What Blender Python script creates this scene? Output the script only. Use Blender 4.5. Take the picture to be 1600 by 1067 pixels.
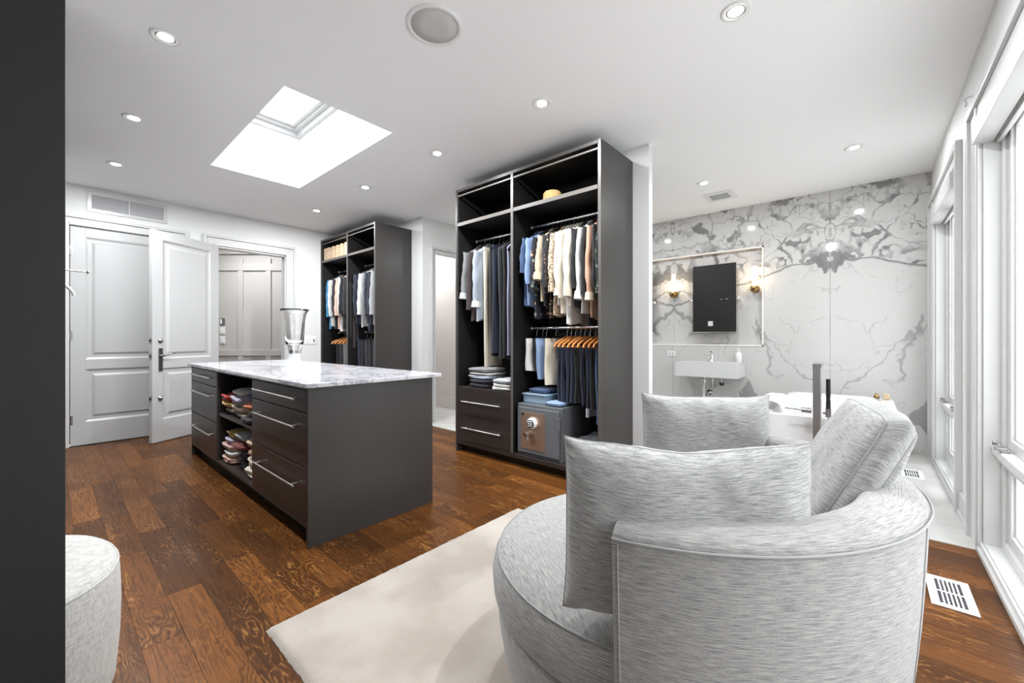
import bpy, math, random
from mathutils import Vector, Matrix, noise
R_ = random.Random(7)
for _o in list(bpy.data.objects): bpy.data.objects.remove(_o)
SC = bpy.context.scene
COL = SC.collection
# ------------------------------------------------------------------ camera, world, exposure
FPX, CXP, HYP, CAMH = 636.0, 800.0, 528.5, 1.18
TH = math.atan2(558, 636)
cam_d = bpy.data.cameras.new('camera')
cam_d.sensor_width = 36.0; cam_d.lens = FPX / 1600 * 36; cam_d.shift_y = -5 / 1600
cam_d.clip_start = 0.02
cam = bpy.data.objects.new('camera', cam_d); COL.objects.link(cam)
cam.location = (0, 0, CAMH); cam.rotation_euler = (math.pi / 2, 0, TH - math.pi / 2)
SC.camera = cam
world = bpy.data.worlds.new('sky'); SC.world = world; world.use_nodes = True
bg = world.node_tree.nodes['Background']
bg.inputs[1].default_value = 1.0
# overcast sky: zenith three times the horizon, pale ground below
_wt = world.node_tree; _tc = _wt.nodes.new('ShaderNodeTexCoord'); _sx = _wt.nodes.new('ShaderNodeSeparateXYZ'); _mr = _wt.nodes.new('ShaderNodeMapRange'); _sc = _wt.nodes.new('ShaderNodeVectorMath')
_wt.links.new(_tc.outputs['Generated'], _sx.inputs[0]); _wt.links.new(_sx.outputs[2], _mr.inputs[0])
for _i, _v in ((1, 0.0), (2, 1.0), (3, 2.3), (4, 6.6)): _mr.inputs[_i].default_value = _v
_sc.operation = 'SCALE'; _sc.inputs[0].default_value = (0.94, 0.975, 1.0)
_wt.links.new(_mr.outputs[0], _sc.inputs['Scale']); _wt.links.new(_sc.outputs[0], bg.inputs[0])
SC.view_settings.view_transform = 'Standard'; SC.view_settings.look = 'None'
SC.view_settings.gamma = 1.0; SC.view_settings.use_curve_mapping = False
SC.view_settings.exposure = 0.62
SC.cycles.use_denoising = True
SC.cycles.max_bounces = 14; SC.cycles.transmission_bounces = 14; SC.cycles.glossy_bounces = 5; SC.cycles.diffuse_bounces = 6; SC.cycles.transparent_max_bounces = 12
SC.cycles.sample_clamp_indirect = 6.0
LAMP_W = 23.5           # one recessed downlight

def portal(loc, rot, sx, sy):
    l = bpy.data.lights.new('daylight_portal', 'AREA'); l.shape = 'RECTANGLE'; l.size = sx; l.size_y = sy
    l.cycles.is_portal = True
    o = bpy.data.objects.new('daylight_portal', l); COL.objects.link(o)
    o.location = loc; o.rotation_euler = rot
H = 2.854          # ceiling
YW = -0.47         # window wall
YD = 6.49          # door wall
XM = 5.84          # marble wall
XP = 3.40          # partition / right wall of closet
XL = -0.66         # left wall
portal((1.85, YW - .16, 1.25), (-math.pi / 2, 0, 0), 3.0, 2.3)
portal((4.85, YW - .16, 1.25), (-math.pi / 2, 0, 0), 1.2, 2.2)
portal((1.44, 3.85, 3.44), (0, 0, 0), .8, 1.85)

# ------------------------------------------------------------------ pixel helpers (a pixel on a known plane)
FW = (math.cos(TH), math.sin(TH)); RT = (math.sin(TH), -math.cos(TH))
def ray(u, v):
    a = (u - CXP) / FPX
    return (FW[0] + RT[0] * a, FW[1] + RT[1] * a, (HYP - v) / FPX)
def onx(u, v, x):
    d = ray(u, v); t = x / d[0]; return (x, d[1] * t, CAMH + d[2] * t)
def ony(u, v, y):
    d = ray(u, v); t = y / d[1]; return (d[0] * t, y, CAMH + d[2] * t)
def onz(u, v, z):
    d = ray(u, v); t = (z - CAMH) / d[2]; return (d[0] * t, d[1] * t, z)

# ------------------------------------------------------------------ materials
MATS = {}
def srgb(r, g, b):
    f = lambda c: ((c / 255) / 12.92) if c / 255 <= .04045 else (((c / 255) + .055) / 1.055) ** 2.4
    return (f(r), f(g), f(b), 1)
class NT:
    def __init__(s, m): s.t = m.node_tree; s.n = s.t.nodes; s.l = s.t.links
    def new(s, typ, **kw):
        nd = s.n.new(typ)
        for k, v in kw.items(): setattr(nd, k, v)
        return nd
    def put(s, sock, val):
        if hasattr(val, 'is_output') or hasattr(val, 'links'): s.l.new(val, sock)
        else: sock.default_value = val
    def m(s, op, a, b=0.0, c=0.0, clamp=False):
        nd = s.n.new('ShaderNodeMath'); nd.operation = op; nd.use_clamp = clamp
        s.put(nd.inputs[0], a); s.put(nd.inputs[1], b); s.put(nd.inputs[2], c)
        return nd.outputs[0]
    def vm(s, op, a, b=(0, 0, 0), scale=None):
        nd = s.n.new('ShaderNodeVectorMath'); nd.operation = op
        s.put(nd.inputs[0], a); s.put(nd.inputs[1], b)
        if scale is not None: s.put(nd.inputs['Scale'], scale)
        return nd.outputs[0]
    def comb(s, x, y, z):
        nd = s.n.new('ShaderNodeCombineXYZ')
        for i, v in enumerate((x, y, z)): s.put(nd.inputs[i], v)
        return nd.outputs[0]
    def sep(s, v):
        nd = s.n.new('ShaderNodeSeparateXYZ'); s.put(nd.inputs[0], v); return nd.outputs
    def noise(s, vec, scale, detail=3.0, rough=.5, dist=0.0, col=False):
        nd = s.n.new('ShaderNodeTexNoise'); s.put(nd.inputs['Vector'], vec)
        nd.inputs['Scale'].default_value = scale; nd.inputs['Detail'].default_value = detail
        nd.inputs['Roughness'].default_value = rough; nd.inputs['Distortion'].default_value = dist
        return nd.outputs['Color'] if col else nd.outputs['Fac']
    def vor(s, vec, scale, feature='F1', out='Distance'):
        nd = s.n.new('ShaderNodeTexVoronoi'); nd.feature = feature
        s.put(nd.inputs['Vector'], vec); nd.inputs['Scale'].default_value = scale
        return nd.outputs[out]
    def smooth(s, v, a, b):
        nd = s.n.new('ShaderNodeMapRange'); nd.interpolation_type = 'SMOOTHSTEP'
        s.put(nd.inputs[0], v); s.put(nd.inputs[1], a); s.put(nd.inputs[2], b); nd.inputs[3].default_value = 0; nd.inputs[4].default_value = 1
        return nd.outputs[0]
    def lin(s, v, a, b, c, d):
        nd = s.n.new('ShaderNodeMapRange')
        s.put(nd.inputs[0], v)
        for i, x in enumerate((a, b, c, d)): nd.inputs[i + 1].default_value = x
        return nd.outputs[0]
    def mix(s, f, a, b, mode='MIX'):
        nd = s.n.new('ShaderNodeMix'); nd.data_type = 'RGBA'; nd.blend_type = mode
        s.put(nd.inputs[0], f); s.put(nd.inputs[6], a); s.put(nd.inputs[7], b)
        return nd.outputs[2]
    def bump(s, h, strength=.3, dist=.002):
        nd = s.n.new('ShaderNodeBump'); nd.inputs['Strength'].default_value = strength; nd.inputs['Distance'].default_value = dist
        s.put(nd.inputs['Height'], h); return nd.outputs[0]
    def pos(s): return s.n.new('ShaderNodeNewGeometry').outputs['Position']
    def obj(s): return s.n.new('ShaderNodeTexCoord').outputs['Object']
    def uv(s): return s.n.new('ShaderNodeTexCoord').outputs['UV']
def mat(name, col=(.8, .8, .8, 1), rough=.5, metal=0.0, spec=.5, emis=None, estr=0.0, sheen=0.0, coat=0.0):
    m = bpy.data.materials.new(name); m.use_nodes = True
    b = m.node_tree.nodes['Principled BSDF']
    if len(col) == 3: col = (*col, 1)
    b.inputs['Base Color'].default_value = col; b.inputs['Roughness'].default_value = rough
    b.inputs['Metallic'].default_value = metal; b.inputs['Specular IOR Level'].default_value = spec
    if sheen: b.inputs['Sheen Weight'].default_value = sheen
    if coat: b.inputs['Coat Weight'].default_value = coat; b.inputs['Coat Roughness'].default_value = .1
    if emis: b.inputs['Emission Color'].default_value = emis; b.inputs['Emission Strength'].default_value = estr
    MATS[name] = m
    return m, NT(m), b
def paint(name, col, rough=.45, bumps=.05):
    m, n, b = mat(name, col, rough)
    f = n.noise(n.pos(), 3.0, 2)
    n.put(b.inputs['Base Color'], n.mix(n.m('MULTIPLY', f, .06), col, (col[0] * .9, col[1] * .9, col[2] * .9, 1)))
    n.put(b.inputs['Normal'], n.bump(n.noise(n.pos(), 220, 2), bumps, .001))
    return m
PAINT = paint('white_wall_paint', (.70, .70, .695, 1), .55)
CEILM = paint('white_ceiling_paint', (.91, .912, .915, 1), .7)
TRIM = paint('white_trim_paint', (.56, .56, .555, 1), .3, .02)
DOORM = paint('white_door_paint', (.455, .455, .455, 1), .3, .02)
HALLM = paint('warm_white_panel_paint', (.49, .47, .45, 1), .5)
PINKM = paint('pale_pink_white_paint', (.60, .555, .53, 1), .5)

def wood_floor():
    m, n, b = mat('oak_floor_boards', rough=.3, spec=.12)
    oi = n.new('ShaderNodeObjectInfo'); rnd = oi.outputs['Random']
    p = n.pos(); x, y, z = n.sep(p)
    off = n.m('MULTIPLY', rnd, 37.0)
    v = n.comb(n.m('MULTIPLY', x, 170.0), n.m('ADD', n.m('MULTIPLY', y, 5.0), off), off)
    warp = n.noise(n.comb(n.m('MULTIPLY', x, 9.0), n.m('MULTIPLY', y, 2.0), off), 1.0, 3, .55)
    rings = n.m('SINE', n.m('ADD', n.m('MULTIPLY', x, 60.0), n.m('MULTIPLY', warp, 95.0)))
    grain = n.noise(v, 1.0, 5, .65)
    ray = n.noise(n.comb(n.m('MULTIPLY', x, 110.0), n.m('MULTIPLY', y, 16.0), off), 1.0, 4, .7, 1.2)
    flake = n.m('MULTIPLY', n.smooth(n.m('MULTIPLY', rings, -1.0), .55, .98), n.smooth(ray, .42, .58))
    flake = n.m('MULTIPLY', flake, n.smooth(n.noise(n.comb(n.m('MULTIPLY', x, 4.0), n.m('MULTIPLY', y, 1.5), off), 1.7, 2), .45, .62))
    base = n.new('ShaderNodeValToRGB'); cr = base.color_ramp
    cr.elements[0].position = 0; cr.elements[0].color = srgb(72, 42, 17)
    cr.elements[1].position = 1; cr.elements[1].color = srgb(118, 73, 33)
    for ps, c in ((.3, srgb(86, 51, 21)), (.55, srgb(97, 58, 25)), (.8, srgb(107, 65, 28))):
        e = cr.elements.new(ps); e.color = c
    n.put(base.inputs[0], rnd)
    c1 = n.mix(n.m('MULTIPLY', n.smooth(grain, .42, .66), .60), base.outputs[0], srgb(46, 25, 9))
    c2 = n.mix(n.m('MULTIPLY', n.m('MULTIPLY', n.smooth(rings, .1, .95), n.smooth(n.noise(n.comb(n.m('MULTIPLY', x, 3.0), y, off), 1.3, 2), .35, .6)), .6), c1, srgb(52, 30, 12))
    c3 = n.mix(n.m('MULTIPLY', flake, .55), c2, srgb(172, 122, 68))
    n.put(b.inputs['Base Color'], c3)
    n.put(b.inputs['Roughness'], n.lin(grain, .3, .7, .28, .42))
    n.put(b.inputs['Normal'], n.bump(n.m('ADD', grain, n.m('MULTIPLY', ray, .5)), .12, .002))
    return m
OAK = wood_floor()

def dark_wood(name, c0, c1, rough=.38, vert=True):
    m, n, b = mat(name, rough=rough)
    x, y, z = n.sep(n.pos())
    if vert: v = n.comb(n.m('MULTIPLY', x, 150), n.m('MULTIPLY', y, 150), n.m('MULTIPLY', z, 5))
    else: v = n.comb(n.m('MULTIPLY', x, 150), n.m('MULTIPLY', y, 5), n.m('MULTIPLY', z, 150))
    g = n.noise(v, 1.0, 4, .6)
    big = n.noise(n.pos(), 1.3, 2)
    n.put(b.inputs['Base Color'], n.mix(n.m('MULTIPLY', n.m('ADD', n.m('MULTIPLY', g, .8), n.m('MULTIPLY', big, .2)), 1.0), c0, c1))
    n.put(b.inputs['Normal'], n.bump(g, .10, .001))
    return m
DARK = dark_wood('espresso_oak_veneer', srgb(42, 40, 39), srgb(64, 61, 59), .33)
DRAWM = dark_wood('espresso_drawer_veneer', srgb(40, 35, 33), srgb(55, 48, 46), .34)
INNER_SHADE = dark_wood('shade_toned_carcass', srgb(11, 10, 10), srgb(17, 15, 15), .5)  # same wood as the panels, with the unlit interior's shade put into its colour
EDGE = dark_wood('lit_toned_edge', srgb(78, 73, 69), srgb(94, 88, 84), .4)  # same wood, paler: light grazing the front edges is put into the colour
NEARD = dark_wood('charcoal_stained_oak', srgb(15, 15, 17), srgb(29, 29, 31), .6)

CHROME = mat('polished_chrome', (.82, .82, .83, 1), .12, 1.0)[0]
RAILM = mat('satin_chrome_rail', (.85, .85, .86, 1), .28, 1.0)[0]
STEEL = mat('brushed_steel', (.62, .60, .58, 1), .3, 1.0)[0]
NICKEL = mat('satin_nickel', (.36, .35, .35, 1), .3, 1.0)[0]
BRASS = mat('aged_brass', srgb(150, 120, 78), .22, 1.0)[0]
BLACKM = mat('black_metal', (.02, .02, .022, 1), .35, .6)[0]
BLACKP = mat('black_plastic', (.012, .012, .013, 1), .4)[0]
CERAM = mat('white_ceramic', (.66, .66, .66, 1), .12)[0]
WPLAS = mat('white_plastic', (.78, .78, .77, 1), .35)[0]
GRILLE = mat('grey_grille_cloth', (.55, .54, .53, 1), .8)[0]
DARKGAP = mat('dark_duct', (.03, .03, .035, 1), .8)[0]
GRIM = mat('louvre_enamel', (.62, .62, .64, 1), .4)[0]
STRAW_M, _n, _b = mat('woven_straw', srgb(196, 160, 104), .8)
_w = _n.new('ShaderNodeTexWave'); _w.inputs['Scale'].default_value = 60; _w.bands_direction = 'Z'; _n.put(_w.inputs['Vector'], _n.obj())
_n.put(_b.inputs['Base Color'], _n.mix(_w.outputs['Fac'], srgb(206, 172, 118), srgb(160, 124, 74)))
_n.put(_b.inputs['Normal'], _n.bump(_w.outputs['Fac'], .6, .003))
HANGW, _n, _b = mat('honey_wood_hanger', srgb(196, 128, 66), .3, coat=.4)
_n.put(_b.inputs['Base Color'], _n.mix(_n.noise(_n.vm('MULTIPLY', _n.obj(), (8, 60, 60)), 1, 3), srgb(214, 148, 84), srgb(168, 98, 44)))
HANGD = mat('dark_red_wood_hanger', srgb(84, 34, 24), .35)[0]

def pane_mat(name, tint=(1, 1, 1, 1), fac=.06):
    m = bpy.data.materials.new(name); m.use_nodes = True; t = m.node_tree; t.nodes.clear()
    o = t.nodes.new('ShaderNodeOutputMaterial'); mx = t.nodes.new('ShaderNodeMixShader'); mx.inputs[0].default_value = fac
    tr = t.nodes.new('ShaderNodeBsdfTransparent'); tr.inputs[0].default_value = tint
    g = t.nodes.new('ShaderNodeBsdfGlossy'); g.inputs['Roughness'].default_value = .02
    t.links.new(tr.outputs[0], mx.inputs[1]); t.links.new(g.outputs[0], mx.inputs[2]); t.links.new(mx.outputs[0], o.inputs[0])
    return m
PANE = pane_mat('window_glass')
CRYSTAL, _n, _b = mat('clear_crystal', (1, 1, 1, 1), .02)
_b.inputs['Transmission Weight'].default_value = 1.0; _b.inputs['IOR'].default_value = 1.45
FROST, _n, _b = mat('frosted_crystal', (.93, .95, .98, 1), .35)
_b.inputs['Transmission Weight'].default_value = .5
CLEARP, _n, _b = mat('translucent_blue_plastic', srgb(190, 215, 238), .2)
_b.inputs['Transmission Weight'].default_value = .55; _b.inputs['IOR'].default_value = 1.2
MIRROR = mat('mirror_silver', (.88, .88, .88, 1), .01, 1.0)[0]
LENS = mat('lit_lamp_lens', (1, 1, 1, 1), .4, emis=(1, .96, .9, 1), estr=26.0)[0]
TUBEL = mat('lit_opal_tube', (1, .95, .86, 1), .4, emis=(1, .80, .55, 1), estr=3.0)[0]

def marble_wall():
    m, n, b = mat('bookmatched_calacatta_marble', rough=.06, spec=.35)
    x, y, z = n.sep(n.pos())
    yy = n.m('PINGPONG', n.m('SUBTRACT', y, .332), 1.762)
    v0 = n.comb(0.0, yy, z)
    w = n.vm('SUBTRACT', n.noise(v0, 1.6, 4, .6, 0, True), (.5, .5, .5))
    v = n.vm('ADD', v0, n.vm('SCALE', w, scale=.55))
    w2 = n.vm('SUBTRACT', n.noise(v0, 5.0, 3, .6, 0, True), (.5, .5, .5))
    v = n.vm('ADD', v, n.vm('SCALE', w2, scale=.17))
    _, vy, vz = n.sep(v)
    # upper brecciated zone
    zl = n.m('SUBTRACT', 2.06, n.m('MULTIPLY', n.m('ABSOLUTE', n.m('SUBTRACT', yy, .10)), .24))
    zl = n.m('ADD', zl, n.m('MULTIPLY', n.sep(w)[1], .25))
    up = n.smooth(n.m('SUBTRACT', z, zl), -.012, .03)
    wid = n.m('MULTIPLY', n.smooth(n.noise(v0, 2.6, 2), .40, .68), .10)
    ve = n.vor(n.vm('MULTIPLY', v, (1, 1.0, 1.5)), 2.7, 'DISTANCE_TO_EDGE')
    veinA = n.m('SUBTRACT', 1.0, n.smooth(ve, n.m('MULTIPLY', wid, .55), n.m('ADD', wid, .028)))
    veinA = n.m('MULTIPLY', veinA, n.lin(n.noise(v0, 5.5, 3), .35, .65, .25, 1.0))
    ve2 = n.vor(v, 7.5, 'DISTANCE_TO_EDGE')
    veinB = n.m('MULTIPLY', n.m('SUBTRACT', 1.0, n.smooth(ve2, .0, .07)), n.smooth(n.noise(v0, 3.5, 2), .48, .62))
    blob = n.smooth(n.noise(n.vm('MULTIPLY', v, (1, 1.0, 1.7)), 2.4, 3, .55), .60, .64)
    # the dark band along the lower edge of that zone and the V at the seam
    band = n.m('SUBTRACT', 1.0, n.smooth(n.m('ABSOLUTE', n.m('SUBTRACT', z, n.m('ADD', zl, .02))), .004, n.m('ADD', .018, n.m('MULTIPLY', n.smooth(n.noise(v0, 3.1, 2), .5, .62), .05))))
    vee = n.m('SUBTRACT', 1.0, n.smooth(n.m('ADD', n.m('MULTIPLY', n.m('ABSOLUTE', n.m('SUBTRACT', vy, .03)), 1.0), n.m('ABSOLUTE', n.m('SUBTRACT', vz, 2.02))), .10, .125))
    upm = n.m('MULTIPLY', up, n.m('MAXIMUM', n.m('MAXIMUM', veinA, n.m('MULTIPLY', veinB, .55)), n.m('MULTIPLY', blob, .95)))
    # arch vein round the left seam
    dy = n.m('SUBTRACT', vy, 1.762 + .04); dz = n.m('SUBTRACT', vz, 1.27)
    rr = n.m('SQRT', n.m('ADD', n.m('MULTIPLY', dy, dy), n.m('MULTIPLY', n.m('MULTIPLY', dz, dz), .8)))
    arch = n.m('MULTIPLY', n.m('SUBTRACT', 1.0, n.smooth(n.m('ABSOLUTE', n.m('SUBTRACT', rr, .30)), .008, .045)), .75)
    arch = n.m('MULTIPLY', arch, n.smooth(z, 1.12, 1.3))
    # long diagonal veins lower down
    def line(y0, z0, y1, z1, wd, s):
        ly = y1 - y0; lz = z1 - z0; L = math.hypot(ly, lz)
        d = n.m('ABSOLUTE', n.m('DIVIDE', n.m('SUBTRACT', n.m('MULTIPLY', n.m('SUBTRACT', vy, y0), lz), n.m('MULTIPLY', n.m('SUBTRACT', vz, z0), ly)), L))
        t = n.m('DIVIDE', n.m('ADD', n.m('MULTIPLY', n.m('SUBTRACT', vy, y0), ly), n.m('MULTIPLY', n.m('SUBTRACT', vz, z0), lz)), L * L)
        e = n.m('MULTIPLY', n.smooth(t, -.05, .08), n.m('SUBTRACT', 1.0, n.smooth(t, .9, 1.1)))
        return n.m('MULTIPLY', n.m('MULTIPLY', n.m('SUBTRACT', 1.0, n.smooth(d, .002, wd)), e), s)
    lows = n.m('MAXIMUM', line(.85, 1.35, .15, .55, .016, .55), line(.78, 1.45, .52, .70, .03, .6))
    lows = n.m('MAXIMUM', lows, line(1.15, 1.9, 1.1, 1.0, .02, .5))
    lows = n.m('MAXIMUM', lows, n.m('MULTIPLY', n.m('SUBTRACT', 1.0, n.smooth(n.m('ADD', n.m('ABSOLUTE', n.m('MULTIPLY', n.m('SUBTRACT', vy, .80), .9)), n.m('ABSOLUTE', n.m('MULTIPLY', n.m('SUBTRACT', vz, .42), .45))), .09, .12)), .75))
    fv = n.vor(v, 1.9, 'DISTANCE_TO_EDGE')
    faint = n.m('MULTIPLY', n.m('MULTIPLY', n.m('SUBTRACT', 1.0, n.smooth(fv, .0, .02)), .32), n.smooth(n.noise(v0, 4, 2), .45, .6))
    fv2 = n.noise(n.vm('MULTIPLY', v, (1, 5, 5)), 1.2, 6, .7)
    faint = n.m('ADD', faint, n.m('MULTIPLY', n.smooth(fv2, .5, .8), .14))
    msk = n.m('MAXIMUM', n.m('MAXIMUM', upm, n.m('MAXIMUM', n.m('MULTIPLY', band, .9), vee)), n.m('MAXIMUM', n.m('MAXIMUM', arch, lows), faint))
    c = n.mix(n.m('MINIMUM', msk, 1.0), srgb(197, 196, 194), n.mix(n.noise(v, 6, 3), srgb(98, 97, 96), srgb(150, 149, 148)))
    n.put(b.inputs['Base Color'], c)
    return m
MARBLE = marble_wall()
def marble_top():
    m, n, b = mat('island_white_marble', rough=.12)
    p = n.pos(); w = n.vm('SUBTRACT', n.noise(p, 1.8, 4, .6, 0, True), (.5, .5, .5))
    v = n.vm('ADD', n.vm('MULTIPLY', p, (1.6, .6, 1)), n.vm('SCALE', w, scale=.8))
    a = n.noise(v, 3.4, 6, .62)
    vein = n.m('SUBTRACT', 1.0, n.smooth(n.m('ABSOLUTE', n.m('SUBTRACT', a, .5)), .0, .045))
    bl = n.smooth(n.noise(v, 2.2, 4), .52, .72)
    c = n.mix(n.m('MULTIPLY', bl, .5), srgb(198, 197, 201), srgb(132, 136, 150))
    c = n.mix(n.m('MULTIPLY', vein, .55), c, srgb(92, 90, 106))
    n.put(b.inputs['Base Color'], c); return m
ITOP = marble_top()
TILE, _n, _b = mat('white_porcelain_tile', (.78, .78, .77, 1), .16)
_n.put(_b.inputs['Base Color'], _n.mix(_n.smooth(_n.noise(_n.pos(), 2.5, 4, .6), .4, .75), srgb(200, 199, 196), srgb(182, 180, 176)))

def fabric(name, c0, c1, su=22.0, sv=380.0, bump=.5, contrast=(.33, .64)):
    m, n, b = mat(name, rough=.9, sheen=.3)
    uv = n.uv(); u, v, _ = n.sep(uv)
    wv = n.m('MULTIPLY', n.noise(n.comb(n.m('MULTIPLY', u, 3.0), n.m('MULTIPLY', v, 3.0), 0.0), 1.0, 2), .03)
    vec = n.comb(n.m('MULTIPLY', u, su), n.m('MULTIPLY', n.m('ADD', v, wv), sv), 0.0)
    g = n.noise(vec, 1.0, 4, .7)
    g2 = n.noise(n.comb(n.m('MULTIPLY', u, su * 9), n.m('MULTIPLY', v, sv * 3), 2.0), 1.0, 2, .6)
    f = n.m('ADD', n.m('MULTIPLY', g, .75), n.m('MULTIPLY', g2, .25))
    n.put(b.inputs['Base Color'], n.mix(n.smooth(f, *contrast), c0, c1))
    n.put(b.inputs['Normal'], n.bump(f, bump, .004))
    return m
CHAIRF = fabric('heathered_grey_chenille', srgb(102, 103, 105), srgb(174, 171, 167))
PILLF = fabric('heathered_grey_cushion_chenille', srgb(101, 102, 104), srgb(176, 175, 172), 24.0, 350.0)
OTTF, _n, _b = mat('pale_grey_linen', srgb(190, 188, 184), .9, sheen=.2)
_x, _y, _z = _n.sep(_n.obj())
_g = _n.m('ADD', _n.noise(_n.comb(_n.m('MULTIPLY', _x, 40), _n.m('MULTIPLY', _y, 40), _n.m('MULTIPLY', _z, 300)), 1, 3), _n.noise(_n.comb(_n.m('MULTIPLY', _x, 250), _n.m('MULTIPLY', _y, 250), _n.m('MULTIPLY', _z, 40)), 1, 3))
_n.put(_b.inputs['Base Color'], _n.mix(_n.smooth(_g, .75, 1.25), srgb(164, 162, 158), srgb(194, 192, 188)))
_n.put(_b.inputs['Normal'], _n.bump(_g, .3, .003))
RUGM, _n, _b = mat('cream_plush_pile', srgb(222, 212, 200), .95, sheen=.5)
_g = _n.noise(_n.pos(), 260, 3); _h = _n.noise(_n.pos(), 3.5, 3)
_n.put(_b.inputs['Base Color'], _n.mix(_n.smooth(_h, .4, .65), srgb(178, 168, 158), srgb(162, 151, 140)))
_n.put(_b.inputs['Normal'], _n.bump(_g, .6, .006))

def cloth(name, c, rough=.85, fold=0):
    if name in MATS: return MATS[name]
    m, n, b = mat(name, c, rough, sheen=.15)
    g = n.noise(n.obj(), 90, 2)
    n.put(b.inputs['Base Color'], n.mix(n.m('MULTIPLY', g, .35), c, (c[0] * .65, c[1] * .65, c[2] * .65, 1)))
    n.put(b.inputs['Normal'], n.bump(n.noise(n.obj(), 300, 2), .25, .001))
    return m
def leopard():
    m, n, b = mat('leopard_print_cloth', rough=.8)
    d = n.vor(n.obj(), 75, 'F1'); e = n.noise(n.obj(), 60, 2)
    s = n.m('MULTIPLY', n.smooth(n.m('ADD', d, n.m('MULTIPLY', e, .35)), .52, .62), 1.0)
    n.put(b.inputs['Base Color'], n.mix(s, srgb(44, 30, 22), srgb(206, 184, 158))); return m
def floral(name, bgc, f1, f2, sc):
    m, n, b = mat(name, rough=.8)
    d = n.vor(n.obj(), sc, 'F1'); cc = n.vor(n.obj(), sc, 'F1', 'Color')
    r, g, bb = n.sep(cc)
    mk = n.m('MULTIPLY', n.m('SUBTRACT', 1.0, n.smooth(d, .28, .42)), n.smooth(r, .45, .5))
    n.put(b.inputs['Base Color'], n.mix(mk, bgc, n.mix(n.smooth(g, .45, .55), f1, f2))); return m
LEO = leopard()
FLOR = floral('dark_floral_print', srgb(30, 32, 40), srgb(206, 150, 120), srgb(120, 132, 128), 22)
FLORB = floral('black_gold_floral_print', srgb(26, 24, 24), srgb(182, 150, 110), srgb(96, 60, 50), 45)
GREENP = floral('black_green_leaf_print', srgb(26, 30, 28), srgb(106, 140, 104), srgb(170, 176, 168), 70)
C = dict(black=srgb(22, 22, 25), char=srgb(44, 45, 50), navy=srgb(30, 36, 54), cream=srgb(210, 200, 182), white=srgb(214, 213, 210),
         lav=srgb(160, 162, 186), ltblue=srgb(130, 154, 190), denim=srgb(62, 82, 116), dkdenim=srgb(28, 36, 58), tan=srgb(200, 180, 154),
         brown=srgb(58, 46, 45), grey=srgb(120, 120, 122), ltgrey=srgb(170, 172, 176), bluegrey=srgb(160, 168, 180), teal=srgb(60, 128, 170),
         pink=srgb(214, 176, 160), peach=srgb(206, 160, 134), red=srgb(176, 44, 36), yellow=srgb(206, 172, 92), beige=srgb(206, 190, 172),
         lilac=srgb(166, 160, 178), blue=srgb(62, 84, 140), rose=srgb(198, 158, 152), orange=srgb(200, 110, 70), maroon=srgb(110, 50, 48))
def cl(k): return cloth(k + '_cloth', C[k])

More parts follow.
